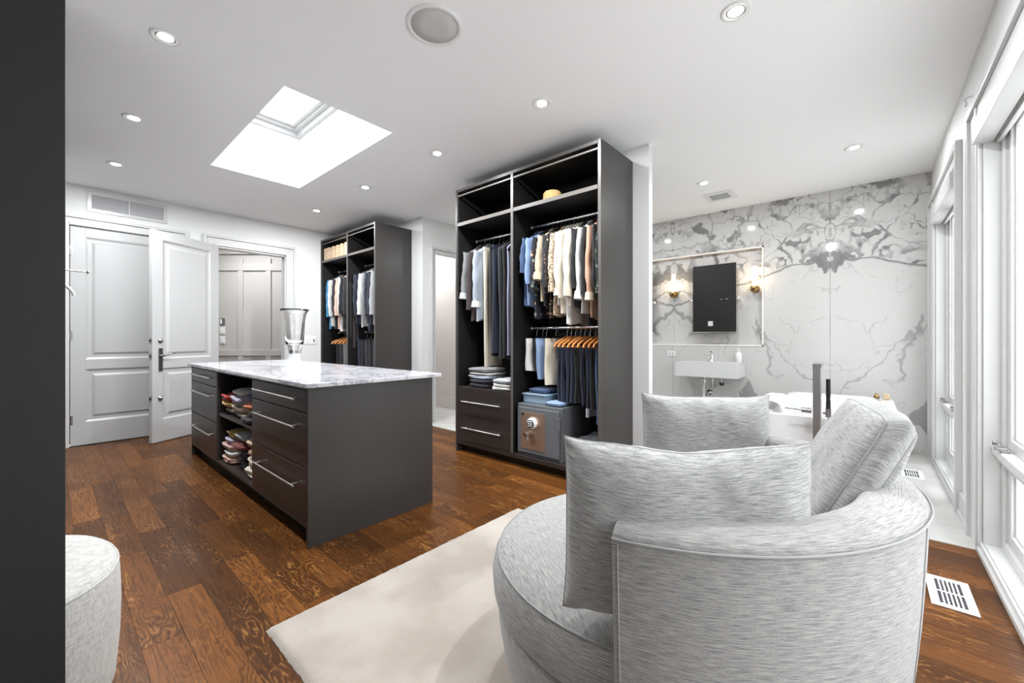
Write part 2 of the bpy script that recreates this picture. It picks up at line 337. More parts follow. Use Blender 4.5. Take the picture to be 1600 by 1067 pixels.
# ------------------------------------------------------------------ mesh building
ORG = {}
def tag(o, label=None, cat=None, group=None, kind=None):
    if label: o['label'] = label
    if cat: o['category'] = cat
    if group: o['group'] = group
    if kind: o['kind'] = kind
    return o
def thing(name, label, cat, loc, group=None):
    o = bpy.data.objects.new(name, None); COL.objects.link(o); o.location = loc; o.empty_display_size = .05
    ORG[o.name] = Vector(loc)
    return tag(o, label, cat, group)
class MB:
    def __init__(s): s.v = []; s.f = []; s.uv = []; s.sm = []
    def box(s, x0, x1, y0, y1, z0, z1):
        i = len(s.v)
        s.v += [(x0, y0, z0), (x1, y0, z0), (x1, y1, z0), (x0, y1, z0), (x0, y0, z1), (x1, y0, z1), (x1, y1, z1), (x0, y1, z1)]
        for q in ((3, 2, 1, 0), (4, 5, 6, 7), (0, 1, 5, 4), (1, 2, 6, 5), (2, 3, 7, 6), (3, 0, 4, 7)):
            s.f.append(tuple(i + k for k in q)); s.uv.append(None); s.sm.append(False)
        return s
    def grid(s, fn, nu, nv, uvf=None, wu=False, wv=False, smooth=True, flip=False):
        i = len(s.v); ru = nu if wu else nu + 1; rv = nv if wv else nv + 1
        P = {}
        for a in range(ru):
            for b in range(rv): s.v.append(tuple(fn(a / nu, b / nv)))
        ix = lambda a, b: i + (a % ru if wu else a) * rv + (b % rv if wv else b)
        for a in range(nu):
            for b in range(nv):
                q = [(a, b), (a + 1, b), (a + 1, b + 1), (a, b + 1)]
                if flip: q = q[::-1]
                s.f.append(tuple(ix(*k) for k in q)); s.sm.append(smooth)
                s.uv.append([uvf(k[0] / nu, k[1] / nv) for k in q] if uvf else None)
        return s
    def poly(s, pts, smooth=False, uv=None):
        i = len(s.v); s.v += [tuple(p) for p in pts]; s.f.append(tuple(range(i, i + len(pts)))); s.uv.append(uv); s.sm.append(smooth); return s
    def prism(s, pts, axis, a, b):
        # polygon of 2-D points, extruded along an axis from a to b
        def p3(p, t):
            return {'x': (t, p[0], p[1]), 'y': (p[0], t, p[1]), 'z': (p[0], p[1], t)}[axis]
        s.poly([p3(p, a) for p in pts][::-1]); s.poly([p3(p, b) for p in pts])
        k = len(pts)
        for j in range(k):
            s.poly([p3(pts[j], a), p3(pts[(j + 1) % k], a), p3(pts[(j + 1) % k], b), p3(pts[j], b)])
        return s
    def lathe(s, prof, c=(0, 0, 0), n=24, axis='z', cap=True):
        c = Vector(c)
        def pt(r, h, a):
            x, y = r * math.cos(a), r * math.sin(a)
            return {'z': Vector((x, y, h)), 'x': Vector((h, x, y)), 'y': Vector((y, h, x))}[axis] + c
        k = len(prof) - 1
        s.grid(lambda u, v: pt(*prof[int(round(v * k))], u * 2 * math.pi), n, k, wu=True)
        if cap:
            for j, rv in ((0, True), (k, False)):
                if prof[j][0] > 1e-4:
                    ring = [pt(*prof[j], a / n * 2 * math.pi) for a in range(n)]
                    s.poly(ring[::-1] if rv else ring)
        return s
    def tube(s, path, r, n=8, cap=True):
        path = [Vector(p) for p in path]; rings = []
        rr = r if callable(r) else (lambda t: r)
        up = Vector((0, 0, 1)); prev = None
        for j, p in enumerate(path):
            d = (path[min(j + 1, len(path) - 1)] - path[max(j - 1, 0)]).normalized()
            if prev is None:
                a = d.cross(up if abs(d.z) < .9 else Vector((1, 0, 0))).normalized()
            else:
                a = (prev - d * prev.dot(d)).normalized()
            prev = a; b = d.cross(a)
            q = rr(j / max(1, len(path) - 1)); q = q if isinstance(q, tuple) else (q, q)
            rings.append([p + a * math.cos(t / n * 2 * math.pi) * q[0] + b * math.sin(t / n * 2 * math.pi) * q[1] for t in range(n)])
        k = len(rings) - 1
        s.grid(lambda u, v: rings[int(round(v * k))][int(round(u * n)) % n], n, k, wu=True, flip=True)
        if cap: s.poly(rings[0]); s.poly(rings[-1][::-1])
        return s
    def build(s, name, material, parent=None, bevel=0, label=None, cat=None, group=None, kind=None, subd=0, org=None, seg=2):
        me = bpy.data.meshes.new(name)
        if parent is not None: o0 = ORG[parent.name]
        elif org is not None: o0 = Vector(org)
        else:
            xs, ys, zs = zip(*s.v); o0 = Vector(((min(xs) + max(xs)) / 2, (min(ys) + max(ys)) / 2, min(zs)))
        me.from_pydata([tuple(Vector(p) - o0) for p in s.v], [], s.f)
        if any(s.uv):
            ul = me.uv_layers.new(name='uv'); k = 0
            for f, uv in zip(s.f, s.uv):
                for j in range(len(f)):
                    ul.data[k].uv = uv[j] if uv else (0, 0); k += 1
        for p, sm in zip(me.polygons, s.sm): p.use_smooth = sm
        if isinstance(material, (list, tuple)):
            for m_ in material: me.materials.append(m_)
        else: me.materials.append(material)
        o = bpy.data.objects.new(name, me); COL.objects.link(o)
        ORG[o.name] = o0
        if parent is not None: o.parent = parent
        else: o.location = o0
        if bevel:
            b = o.modifiers.new('bevel', 'BEVEL'); b.width = bevel; b.segments = seg; b.limit_method = 'ANGLE'; b.angle_limit = .6
        if subd:
            b = o.modifiers.new('subd', 'SUBSURF'); b.levels = subd; b.render_levels = subd
        return tag(o, label, cat, group, kind)
def bx(name, m, parent, x0, x1, y0, y1, z0, z1, bevel=.0015, **k):
    return MB().box(x0, x1, y0, y1, z0, z1).build(name, m, parent, bevel, **k)
def struct(mb, name, m, parent=None, **k):
    return mb.build(name, m, parent, kind='structure' if parent is None else None, **k)
def holed(mb, axis, c0, c1, a0, a1, z0, z1, holes):
    As = sorted({a0, a1, *[min(max(h, a0), a1) for q in holes for h in q[:2]]}); Zs = sorted({z0, z1, *[min(max(h, z0), z1) for q in holes for h in q[2:]]})
    for i in range(len(As) - 1):
        # merge the cells of one column where possible
        run = None
        for j in range(len(Zs) - 1):
            ca, cz = (As[i] + As[i + 1]) / 2, (Zs[j] + Zs[j + 1]) / 2
            inside = any(q[0] < ca < q[1] and q[2] < cz < q[3] for q in holes)
            if not inside: run = (run[0], Zs[j + 1]) if run else (Zs[j], Zs[j + 1])
            if run and (inside or j == len(Zs) - 2):
                if axis == 'x': mb.box(c0, c1, As[i], As[i + 1], *run)
                elif axis == 'y': mb.box(As[i], As[i + 1], c0, c1, *run)
                else: mb.box(As[i], As[i + 1], run[0], run[1], c0, c1)
                run = None
    return mb
def dup(root, loc, label=None, group=None):
    def rec(o, par):
        c = o.copy(); COL.objects.link(c); c.parent = par
        for ch in o.children: rec(ch, c)
        return c
    c = rec(root, None); c.location = loc
    if label: c['label'] = label
    if group: c['group'] = group
    return c

# ================================================================== the setting
# ---- floor of oak planks, running along the room
SUBF = mat('dark_subfloor', srgb(40, 24, 14), .8)[0]
XT = 3.42
floor = struct(MB().box(XL, XT, YW - .02, YD + .16, -.08, -.012), 'floor', SUBF)
unit = MB().box(0, 1, 0, 1, 0, 1)
pm = bpy.data.meshes.new('plank'); pm.from_pydata(unit.v, [], unit.f); pm.materials.append(OAK)
PW = .1275
x = XT
row = 0
while x > XL + .01:
    x0 = max(XL, x - PW); y = YW - R_.uniform(0, .9)
    while y < YD:
        L = R_.uniform(.7, 1.75) if row % 3 else R_.uniform(.45, 1.2)
        a, b = max(y, YW), min(y + L, YD)
        if b - a > .03:
            o = bpy.data.objects.new('plank', pm); COL.objects.link(o); o.parent = floor
            o.location = Vector((x0 + .0006, a + .0006, -.0118)) - ORG[floor.name]
            o.scale = (x - x0 - .0012, b - a - .0012, .0118 + R_.uniform(-.0003, .0002))
        y += L
    x = x0; row += 1
hf = struct(MB().box(.4, 3.4, YD + .001, 9.0, -.0119, 0), 'floor_hall', OAK)
# ---- white tile floor of the bathroom and the passage
GROUT = mat('pale_grout', srgb(176, 174, 170), .8)[0]
tf = struct(MB().box(XT, XM + .1, YW - .02, 7.2, -.08, -.008), 'floor_tile', GROUT)
tm = bpy.data.meshes.new('tile'); tm.from_pydata(unit.v, [], unit.f); tm.materials.append(TILE)
nx = 0; xx = XT
while xx < XM:
    w_ = min(.335, XM + .05 - xx); yy = YW - (.3 if nx % 2 else 0)
    while yy < 7.1:
        a, b = max(yy, YW), min(yy + .66, 7.15)
        if b > a + .02 and not (yy > 4.7 and xx > 4.5):
            o = bpy.data.objects.new('tile', tm); COL.objects.link(o); o.parent = tf
            o.location = Vector((xx + .001, a + .001, -.009)) - ORG[tf.name]; o.scale = (w_ - .002, b - a - .002, .010)
        yy += .66
    xx += .335; nx += 1
# ---- ceiling with skylight shaft
SX0, SX1, SY0, SY1 = 1.035, 1.85, 2.92, 4.78
ceil = struct(holed(MB(), 'z', H, H + .12, XL - .1, XM + .2, YW - .18, 9.0, [(SX0, SX1, SY0, SY1)]), 'ceiling', CEILM)
sh = MB(); t_ = .04
for q in ((SX0 - t_, SX0, SY0 - t_, SY1 + t_), (SX1, SX1 + t_, SY0 - t_, SY1 + t_), (SX0, SX1, SY0 - t_, SY0), (SX0, SX1, SY1, SY1 + t_)):
    sh.box(*q, H + .1195, 3.5)
struct(sh, 'skylight_shaft', CEILM, ceil)
fr = MB()
for ins, z0, z1 in ((.035, 3.40, 3.4495), (.075, 3.45, 3.4745), (.115, 3.475, 3.50)):
    holed(fr, 'z', z0, z1, SX0 + .0004, SX1 - .0004, SY0 + .0004, SY1 - .0004, [(SX0 + ins, SX1 - ins, SY0 + ins, SY1 - ins)])
skf = struct(fr, 'skylight_frame', TRIM, ceil)
MB().box(SX0, SX1, SY0, SY1, 3.502, 3.508).build('skylight_pane', PANE, skf)
# ---- walls
WN = (0.30, 3.39, .045, 2.40); WB = (4.20, 5.50, .045, 2.40)
struct(holed(MB(), 'y', YW - .18, YW, XL - .1, XM + .2, 0, H, [WN, WB]), 'wall_window', PAINT)
struct(MB().box(XL - .1, XL, YW - .18, YD + .15, 0, H), 'wall_left', PAINT)
D1 = (.150, 1.050, 0, 2.405); D2 = (1.46, 2.32, 0, 2.40)
struct(holed(MB(), 'y', YD, YD + .14, XL, XP, 0, H, [D1, D2]), 'wall_door', PAINT)
struct(MB().box(.14, 1.06, YD + .14, YD + .16, 0, H), 'wall_behind_door', PAINT)
struct(MB().box(XP, XP + .075, 1.42, 3.30, 0, H), 'wall_partition', PAINT)
struct(MB().box(XP, XP + .1, 4.62, 7.2, 0, H), 'wall_right', PAINT)
struct(holed(MB(), 'y', 4.62, 4.72, XP + .1, XM + .2, 0, H, [(3.61, 4.42, 0, 2.385)]), 'wall_passage', PAINT)
struct(MB().box(4.46, 4.54, 4.72, 7.2, 0, H), 'wall_inner_room', PINKM)
struct(MB().box(3.5, 4.46, 7.12, 7.2, 0, H), 'wall_inner_end', PINKM)
struct(MB().box(.4, .5, YD + .14, 9.0, 0, H), 'wall_hall_left', HALLM)
struct(MB().box(.5, 3.5, 8.9, 9.0, 0, H), 'wall_hall_end', HALLM)
# marble wall: bookmatched slabs round a shallow niche
mw = struct(MB().box(XM + .14, XM + .2, YW - .18, 4.62, 0, H), 'wall_marble', PAINT)
NI = (.982, 3.05, 1.081, 2.325)
for a, b in ((YW, .332), (.332, 2.094), (2.094, 3.856), (3.856, 4.62)):
    mb = holed(MB(), 'x', XM, XM + .03, a + .0012, b - .0012, 0, H, [NI])
    mb.build('slab', MARBLE, mw)
    if a < NI[1] and b > NI[0]:
        MB().box(XM + .055, XM + .08, max(a, NI[0]) + .0012, min(b, NI[1]) - .0012, NI[2], NI[3]).build('niche_slab', MARBLE, mw)
f_ = MB(); e_ = .016
f_.box(XM - .006, XM + .055, NI[0], NI[1], NI[3] - e_, NI[3]); f_.box(XM - .006, XM + .055, NI[0], NI[1], NI[2], NI[2] + e_)
f_.box(XM - .006, XM + .055, NI[0], NI[0] + e_, NI[2], NI[3]); f_.box(XM - .006, XM + .055, NI[1] - e_, NI[1], NI[2], NI[3])
f_.build('niche_frame', mat('pale_marble_edge', srgb(238, 232, 226), .2)[0], mw)
# hallway wall of white panels, seen through the open door (it runs askew)
def hallp(r, z, d): return (FW[0] * d + RT[0] * r, FW[1] * d + RT[1] * r, z)
def hbox(mb, r0, r1, d0, d1, z0, z1):
    i = len(mb.v)
    mb.v += [hallp(r, z, d) for z in (z0, z1) for (r, d) in ((r0, d0), (r1, d0), (r1, d1), (r0, d1))]
    for q in ((3, 2, 1, 0), (4, 5, 6, 7), (0, 1, 5, 4), (1, 2, 6, 5), (2, 3, 7, 6), (3, 0, 4, 7)):
        mb.f.append(tuple(i + k for k in q)); mb.uv.append(None); mb.sm.append(False)
    return mb
hw = struct(hbox(MB(), -5.9, -3.35, 7.0, 7.08, 0, H), 'wall_hall', HALLM)
for r in (-5.62, -5.16, -4.66, -4.18, -3.72):
    hbox(MB(), r - .045, r + .045, 6.975, 7.0, .12, 2.55).build('stile', HALLM, hw, .004)
for z0, z1, dd in ((2.34, 2.46, .03), (2.62, 2.72, .05), (.88, .98, .03), (0, .14, .03)):
    hbox(MB(), -5.9, -3.35, 7.0 - dd, 7.0, z0, z1).build('rail', HALLM, hw, .004)
# ---- trims
def casing(n, x0, x1, zt, y, sgn, wd=.11):
    mb = MB()
    for (a, b, t) in ((.03, wd - .035, .016), (.0, .03, .022), (wd - .035, wd, .034)):
        y0, y1 = sorted((y, y + sgn * t))
        mb.box(x0 - b, x0 - a, y0, y1, 0, zt + b); mb.box(x1 + a, x1 + b, y0, y1, 0, zt + b); mb.box(x0 - a, x1 + a, y0, y1, zt + a, zt + b)
    return struct(mb, n, TRIM, bevel=.003)
casing('trim_1', D1[0] - .005, D1[1] + .005, 2.41, YD, -1, .115)
casing('trim_2', D2[0], D2[1], 2.405, YD, -1, .135)
casing('trim_3', 3.61, 4.42, 2.385, 4.62, -1, .085)
jb = MB()
for a, b in ((D2[0], D2[0] + .012), (D2[1] - .012, D2[1])): jb.box(a, b, YD, YD + .14, 0, 2.40)
jb.box(D2[0], D2[1], YD, YD + .14, 2.385, 2.40)
struct(jb, 'trim_4', TRIM)
bsb = MB()
bsb.box(4.44, 4.46, 4.72, 7.12, 0, .14).box(4.447, 4.46, 4.72, 7.12, .14, .185)
struct(bsb, 'baseboard_inner_room', PINKM, bevel=.003)
struct(MB().box(2.46, 2.82, YD - .018, YD, 0, .16), 'baseboard_door', TRIM, bevel=.004)
struct(MB().box(3.69, 4.04, YW, YW + .018, 0, .15).box(3.69, 4.04, YW, YW + .028, 0, .03), 'baseboard_window', TRIM, bevel=.004)
struct(MB().box(XT - .012, XT + .012, YW, 1.42, -.004, .0045), 'trim_5', TILE)
struct(MB().box(XT - .012, XT + .012, 3.30, 4.62, -.004, .0045), 'trim_6', TILE)

# ---- windows
def window(idx, x0, x1, z0, z1, mulls, c_far, c_near):
    mb = MB(); j = .02
    y0, y1 = YW - .16, YW
    mb.box(x0, x0 + j, y0, y1, z0, z1); mb.box(x1 - j, x1, y0, y1, z0, z1); mb.box(x0, x1, y0, y1, z1 - j, z1)
    mb.box(x0, x1, y0, y1 - .002, z0 - .02, z0 + .012)
    root = struct(mb, 'window_%d' % idx, TRIM, bevel=.002)
    xs = [x0 + j] + mulls + [x1 - j]
    ZR = .60
    f = MB()
    fh = []
    for k in range(len(xs) - 1):
        fh.append((xs[k] + (.05 if k == 0 else .045), xs[k + 1] - (.05 if k == len(xs) - 2 else .045), z0 + .06, z1 - j - .05))
    holed(f, 'y', y1 - .128, y1 - .062, x0 + j, x1 - j, z0 + .012, z1 - j, fh)
    f.build('window_frame', TRIM, root, .003)
    r = MB(); r.box(x0 + j, x1 - j, y1 - .128, y1 - .028, ZR - .045, ZR); r.box(x0 + j, x1 - j, y1 - .128, y1 - .045, ZR - .075, ZR - .045)
    r.build('meeting_rail', TRIM, root, .006)
    for k in range(len(xs) - 1):
        a = xs[k] + (.05 if k == 0 else .045); b = xs[k + 1] - (.05 if k == len(xs) - 2 else .045)
        for (s0, s1, nm) in ((ZR, z1 - j - .05, 'upper_sash'), (z0 + .06, ZR - .06, 'lower_sash')):
            sm = MB(); w = .055
            holed(sm, 'y', y1 - .120, y1 - .078, a, b, s0, s1, [(a + w, b - w, s0 + w, s1 - w)])
            w2 = w + .014
            holed(sm, 'y', y1 - .113, y1 - .092, a + w, b - w, s0 + w, s1 - w, [(a + w2, b - w2, s0 + w2, s1 - w2)])
            so = sm.build(nm, TRIM, root, .003)
            MB().box(a + w, b - w, y1 - .106, y1 - .100, s0 + w, s1 - w).build('pane', PANE, so)
        # crank handle on the rail, by the far jamb
        cx = b - .10
        h = MB().box(cx - .045, cx + .045, y1 - .062, y1 - .030, ZR, ZR + .016)
        h.box(cx - .05, cx - .01, y1 - .052, y1 - .010, ZR + .012, ZR + .026)
        h.tube([(cx + .03, y1 - .046, ZR + .016), (cx + .05, y1 - .040, ZR + .03), (cx + .085, y1 - .03, ZR + .028)], .007)
        h.lathe([(.010, 0), (.011, .01), (.006, .02)], (cx + .085, y1 - .03, ZR + .018), 10)
        h.build('crank_handle', NICKEL, root, .003)
    # casing, floor shoe
    cs = MB(); n0 = c_near; E_ = .05
    zt = z1 + .07
    for (a, b, t, top) in ((n0, n0 + E_, .034, z1 + .12), (n0 + E_, x0 - .05, .018, zt), (x0 - .05, x0 - .02, .026, zt), (x0 - .02, x0 - .0005, .018, zt),
                           (x1 + .0005, x1 + .02, .018, zt), (x1 + .02, x1 + .05, .026, zt), (x1 + .05, c_far - E_, .018, zt), (c_far - E_, c_far, .034, z1 + .12)):
        if b > a + .002: cs.box(a, b, y1, y1 + t, 0, top)
    cs.box(x0, x1, y1, y1 + .018, z1 + .0005, zt); cs.box(n0 + E_, c_far - E_, y1, y1 + .036, zt, z1 + .12)
    cs.box(x0, x1, y1, y1 + .012, .03, z0 + .012); cs.box(x0, x1, y1, y1 + .024, 0, .03)
    cs.build('window_casing', TRIM, root, .003)
    return root
window(1, WN[0], WN[1], WN[2], WN[3], [1.33, 2.36], 3.67, .05)
window(2, WB[0], WB[1], WB[2], WB[3], [4.85], 5.80, 4.05)
def shade(x0, x1, label):
    t = thing('roller_shade', label, 'window shade', ((x0 + x1) / 2, YW, 2.24), 'white roller shade cassettes over the windows')
    MB().box(x0, x1, YW - .035, YW + .042, 2.245, 2.36).build('valance', TRIM, t, .003)
    MB().box(x0 + .004, x1 - .004, YW - .075, YW - .040, 2.25, 2.36).build('rear_channel', TRIM, t, .003)
    MB().box(x0 + .01, x1 - .01, YW - .040, YW - .035, 2.262, 2.35).build('shadow_gap', DARKGAP, t)
    MB().box(x0 + .02, x1 - .02, YW - .062, YW - .044, 2.228, 2.25).build('hem_bar', TRIM, t, .003)
shade(.32, 3.37, 'white roller shade cassette across the top of the window beside the wooden floor')
shade(4.22, 5.48, 'white roller shade cassette across the top of the bathroom window')
hk = MB().tube([(3.58, YW, 2.60), (3.58, YW + .03, 2.60), (3.575, YW + .045, 2.59), (3.57, YW + .04, 2.565)], .006)
hk.lathe([(.012, 0), (.013, .006), (.004, .01)], (3.58, YW, 2.60), 10, 'y'); hk.lathe([(.002, 0), (.009, .008), (.009, .02), (.002, .028)], (3.57, YW + .04, 2.545), 10)
hk.build('wall_hook', CHROME, label='small chrome hook on the wall above the window by the wooden floor', cat='hook')

# ---- doors
def door_leaf(name, w, org, rz, hand):
    """leaf local x 0..w from the hinge, y 0..t thick (face at y=0 and y=t), z up"""
    t = .045; hh = 2.392
    st = .115
    z = [0.0, .25, .83, .94, 2.29, hh]          # rails: bottom, lock, top
    mb = MB()
    mb.box(0, st, 0, t, 0, hh).box(w - st, w, 0, t, 0, hh)
    for a, b in ((z[0], z[1]), (z[2], z[3]), (z[4], z[5])): mb.box(st, w - st, 0, t, a, b)
    root = mb.build(name, DOORM, org=(0, 0, 0), bevel=.002, kind='structure')
    for a, b in ((z[1], z[2]), (z[3], z[4])):
        p = MB(); p.box(st, w - st, .014, t - .014, a, b)
        m_ = .05
        for fy, s in ((.014, -1), (t - .014, 1)):
            y2 = fy + s * .012
            # raised field with sloped border
            q0 = [(st + m_, a + m_), (w - st - m_, a + m_), (w - st - m_, b - m_), (st + m_, b - m_)]
            g = .025
            q1 = [(st + m_ + g, a + m_ + g), (w - st - m_ - g, a + m_ + g), (w - st - m_ - g, b - m_ - g), (st + m_ + g, b - m_ - g)]
            for k in range(4):
                k2 = (k + 1) % 4
                f4 = [(*q0[k],), (*q0[k2],), (*q1[k2],), (*q1[k],)]
                pts = [(q0[k][0], fy, q0[k][1]), (q0[k2][0], fy, q0[k2][1]), (q1[k2][0], y2, q1[k2][1]), (q1[k][0], y2, q1[k][1])]
                p.poly(pts if s < 0 else pts[::-1])
            pts = [(c[0], y2, c[1]) for c in q1]; p.poly(pts if s < 0 else pts[::-1])
            # sloped sticking round the recess
            g = .02; y3 = 0 if s < 0 else t
            r0 = [(st, a), (w - st, a), (w - st, b), (st, b)]; r1 = [(st + g, a + g), (w - st - g, a + g), (w - st - g, b - g), (st + g, b - g)]
            for k in range(4):
                k2 = (k + 1) % 4
                pts = [(r0[k][0], y3 - s * .003, r0[k][1]), (r0[k2][0], y3 - s * .003, r0[k2][1]), (r1[k2][0], fy, r1[k2][1]), (r1[k][0], fy, r1[k][1])]
                p.poly(pts if s < 0 else pts[::-1])
        p.build('panel', DOORM, root)
    root.location = org; root.rotation_euler = (0, 0, rz)
    return root, w, t
# closed leaf in the left doorway: hinged at the left
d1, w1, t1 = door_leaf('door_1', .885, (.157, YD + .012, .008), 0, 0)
for z in (.28, 1.20, 2.13):
    h = MB().lathe([(.008, -.05), (.008, .05)], (-.003, -.004, z), 10); h.box(-.003, .02, -.002, .002, z - .05, z + .05)
    h.build('hinge', NICKEL, d1)
# open leaf: hinged at the left jamb of the hallway doorway, standing into the room
hx, hy = 1.455, YD - .03
ex, ey = .742, 6.035
ang = math.atan2(ey - hy, ex - hx)
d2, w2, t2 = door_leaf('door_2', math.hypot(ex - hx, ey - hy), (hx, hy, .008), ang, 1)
wl = w2
def on_leaf(mb, nm, m, bevel=0): return mb.build(nm, m, d2, bevel)
# the face towards the camera is local y = t
lk = MB().lathe([(.026, 0), (.028, .006), (.024, .012), (.012, .014), (.012, .03), (.004, .032)], (wl - .085, t2, 1.145), 20, 'y')
on_leaf(lk, 'deadbolt_knob', NICKEL)
lk = MB().lathe([(.026, 0), (.028, .006), (.024, .012), (.012, .014), (.012, .03), (.004, .032)], (wl - .085, t2, .495), 20, 'y')
on_leaf(lk, 'deadbolt_knob', NICKEL)
pl = on_leaf(MB().box(wl - .11, wl - .065, t2, t2 + .008, .80, 1.06), 'lever_plate', NICKEL, .002)
lv = MB().lathe([(.012, 0), (.012, .045)], (wl - .087, t2 + .005, .975), 12, 'y')
lv.tube([(wl - .087, t2 + .045, .972), (wl - .12, t2 + .05, .985), (wl - .17, t2 + .052, 1.0), (wl - .215, t2 + .05, 1.0)], lambda t: (.008, .010 - .004 * t), 8)
lv.build('lever', NICKEL, pl)
for z in (1.145, .97, .495):
    on_leaf(MB().box(wl, wl + .003, .010, t2 - .010, z - .03, z + .03), 'strike', NICKEL)
    on_leaf(MB().box(wl, wl + .012, .016, t2 - .016, z - .010, z + .010), 'bolt', BLACKM)

# ---- wall return grille over the left door
ax, _, az = ony(136, 297, YD); bx_, _, bz = ony(262, 350, YD)
gx0, gx1, gz0, gz1 = .284, .965, 2.585, 2.812
g = thing('return_air_grille', 'wide white louvred return air grille on the wall above the closed door', 'vent', ((gx0 + gx1) / 2, YD, gz0))
mb = holed(MB(), 'y', YD - .012, YD - .0005, gx0, gx1, gz0, gz1, [(gx0 + .035, .5 * (gx0 + gx1) - .006, gz0 + .035, gz1 - .035), (.5 * (gx0 + gx1) + .006, gx1 - .035, gz0 + .035, gz1 - .035)])
mb.build('frame', TRIM, g)
MB().box(gx0 + .03, gx1 - .03, YD - .003, YD - .0008, gz0 + .03, gz1 - .03).build('backing', DARKGAP, g)
for s0, s1 in ((gx0 + .035, .5 * (gx0 + gx1) - .006), (.5 * (gx0 + gx1) + .006, gx1 - .035)):
    for k in range(10):
        zz = gz0 + .042 + k * .0157
        MB().prism([(YD - .012, zz), (YD - .010, zz - .003), (YD - .003, zz + .008), (YD - .004, zz + .010)], 'x', s0, s1).build('louvre', GRIM, g)
def plate(name, label, x0, x1, z0, z1, y, n, m=WPLAS, group=None):
    t = thing(name, label, 'switch', ((x0 + x1) / 2, y, z0), group)
    MB().box(x0, x1, y - .007, y, z0, z1).build('cover_plate', m, t, .002)
    for k in range(n):
        c = x0 + (k + .5) * (x1 - x0) / n
        MB().box(c - .014, c + .014, y - .012, y - .006, (z0 + z1) / 2 - .032, (z0 + z1) / 2 + .032).build('rocker', m, t, .002)
    return t
p_ = plate('switch_plate', 'wide white switch plate on the wall between hallway doorway and tall wardrobe', 2.50, 2.76, 1.09, 1.21, YD, 3)
MB().box(2.715, 2.728, YD - .018, YD - .010, 1.13, 1.165).build('toggle', BLACKP, p_, .002)
for k, (v0, v1, n_) in enumerate(((497, 508, 1), (511, 522, 2), (525, 537, 2))):
    t = thing('hall_switch', ['grey thermostat on the panelled hallway wall above two light switches', 'upper white light switch plate on the panelled hallway wall', 'lower white light switch plate on the panelled hallway wall'][k], 'switch', hallp(-4.93, 1.18 + (HYP - v1) / FPX * 7, 7.0))
    z0, z1 = 1.18 + (HYP - v1) / FPX * 7, 1.18 + (HYP - v0) / FPX * 7
    rr = (349 - 800) / FPX * 7
    hbox(MB(), rr - .05, rr + .03, 6.985, 7.0, z0, z1).build('cover_plate', NICKEL if k == 0 else WPLAS, t, .002)
    for q in range(n_): hbox(MB(), rr - .04 + q * .034, rr - .014 + q * .034, 6.978, 6.986, z0 + .02, z1 - .02).build('rocker', WPLAS, t, .002)

# ---- ceiling fittings
def downlight(x, y, tilt=None, label=None, group=None, power=None):
    t = thing('downlight', label, 'downlight', (x, y, H), group)
    MB().lathe([(.070, 0), (.070, -.004), (.062, -.007), (.048, -.006), (.046, -.001)], (x, y, H), 28).build('trim_ring', WPLAS, t)
    MB().lathe([(.046, -.001), (.040, -.005), (.036, -.004)], (x, y, H), 24, cap=False).build('gimbal', STEEL, t)
    MB().lathe([(.036, -.003), (.036, -.0042), (.0001, -.0044)], (x, y, H), 24).build('lens', LENS, t)
    l = bpy.data.lights.new('downlight_glow', 'AREA'); l.shape = 'DISK'; l.size = .07; l.energy = power or LAMP_W; l.color = (.95, .98, 1.0)
    o = bpy.data.objects.new('downlight_glow', l); COL.objects.link(o); o.parent = t; o.location = (0, 0, -.008)
for x, y, lb in ((.43, 5.44, 'round recessed downlight in the closet ceiling in front of the return air grille'),
                 (.43, 4.20, 'round recessed downlight between the skylight and the valet rod wardrobe'),
                 (.43, 2.938, 'tilted recessed downlight by the skylight corner closest to the round ceiling speaker'),
                 (2.32, 5.44, 'round recessed downlight in front of the corner wardrobe holding suits'),
                 (2.32, 4.20, 'round recessed downlight in front of the tiled passage between the open wardrobes'),
                 (2.32, 2.938, 'round recessed downlight in front of the large wardrobe drawers'),
                 (2.32, 1.752, 'round recessed downlight in front of the safe in the large wardrobe'),
                 (2.32, .513, 'round recessed downlight in the closet ceiling above the round swivel chair')):
    downlight(x, y, None, lb, 'downlights in the closet ceiling')
for y, lb in ((.097, 'round recessed downlight in the bathroom ceiling above the bathtub'), (1.339, 'round recessed downlight beside the square exhaust vent in the bathroom ceiling'), (2.6, 'round recessed downlight in the bathroom ceiling behind the partition wall')):
    downlight(4.663, y, None, lb, 'downlights in the bathroom ceiling', 10)
downlight(1.75, 7.4, None, 'unseen downlight added to brighten the hallway beyond the open door', None, 20)  # out-of-view lamp, added because the hallway needs light
downlight(3.95, 5.6, None, 'unseen downlight added to light the small room beyond the passage', None, 16)  # another out-of-view lamp, added to light the inner room
s = thing('ceiling_speaker', 'round grey-grilled loudspeaker set flush in the closet ceiling', 'speaker', (1.365, 1.749, H))
MB().lathe([(.148, 0), (.148, -.006), (.140, -.010), (.126, -.009), (.124, -.004)], (1.365, 1.749, H), 40).build('rim', WPLAS, s)
MB().lathe([(.124, -.003), (.124, -.006), (.06, -.008), (.0001, -.0085)], (1.365, 1.749, H), 40).build('grille', GRILLE, s)
v = thing('ceiling_vent', 'square white exhaust vent in the bathroom ceiling', 'vent', (5.21, 1.32, H))
holed(MB(), 'z', H - .010, H - .0005, 5.05, 5.37, 1.16, 1.48, [(5.11, 5.31, 1.22, 1.42)]).build('frame', WPLAS, v, .002)
MB().box(5.10, 5.32, 1.21, 1.43, H - .003, H - .001).build('backing', DARKGAP, v)
for k in range(9):
    MB().box(5.115 + k * .0225, 5.123 + k * .0225, 1.22, 1.42, H - .010, H - .003).build('slat', GRIM, v)
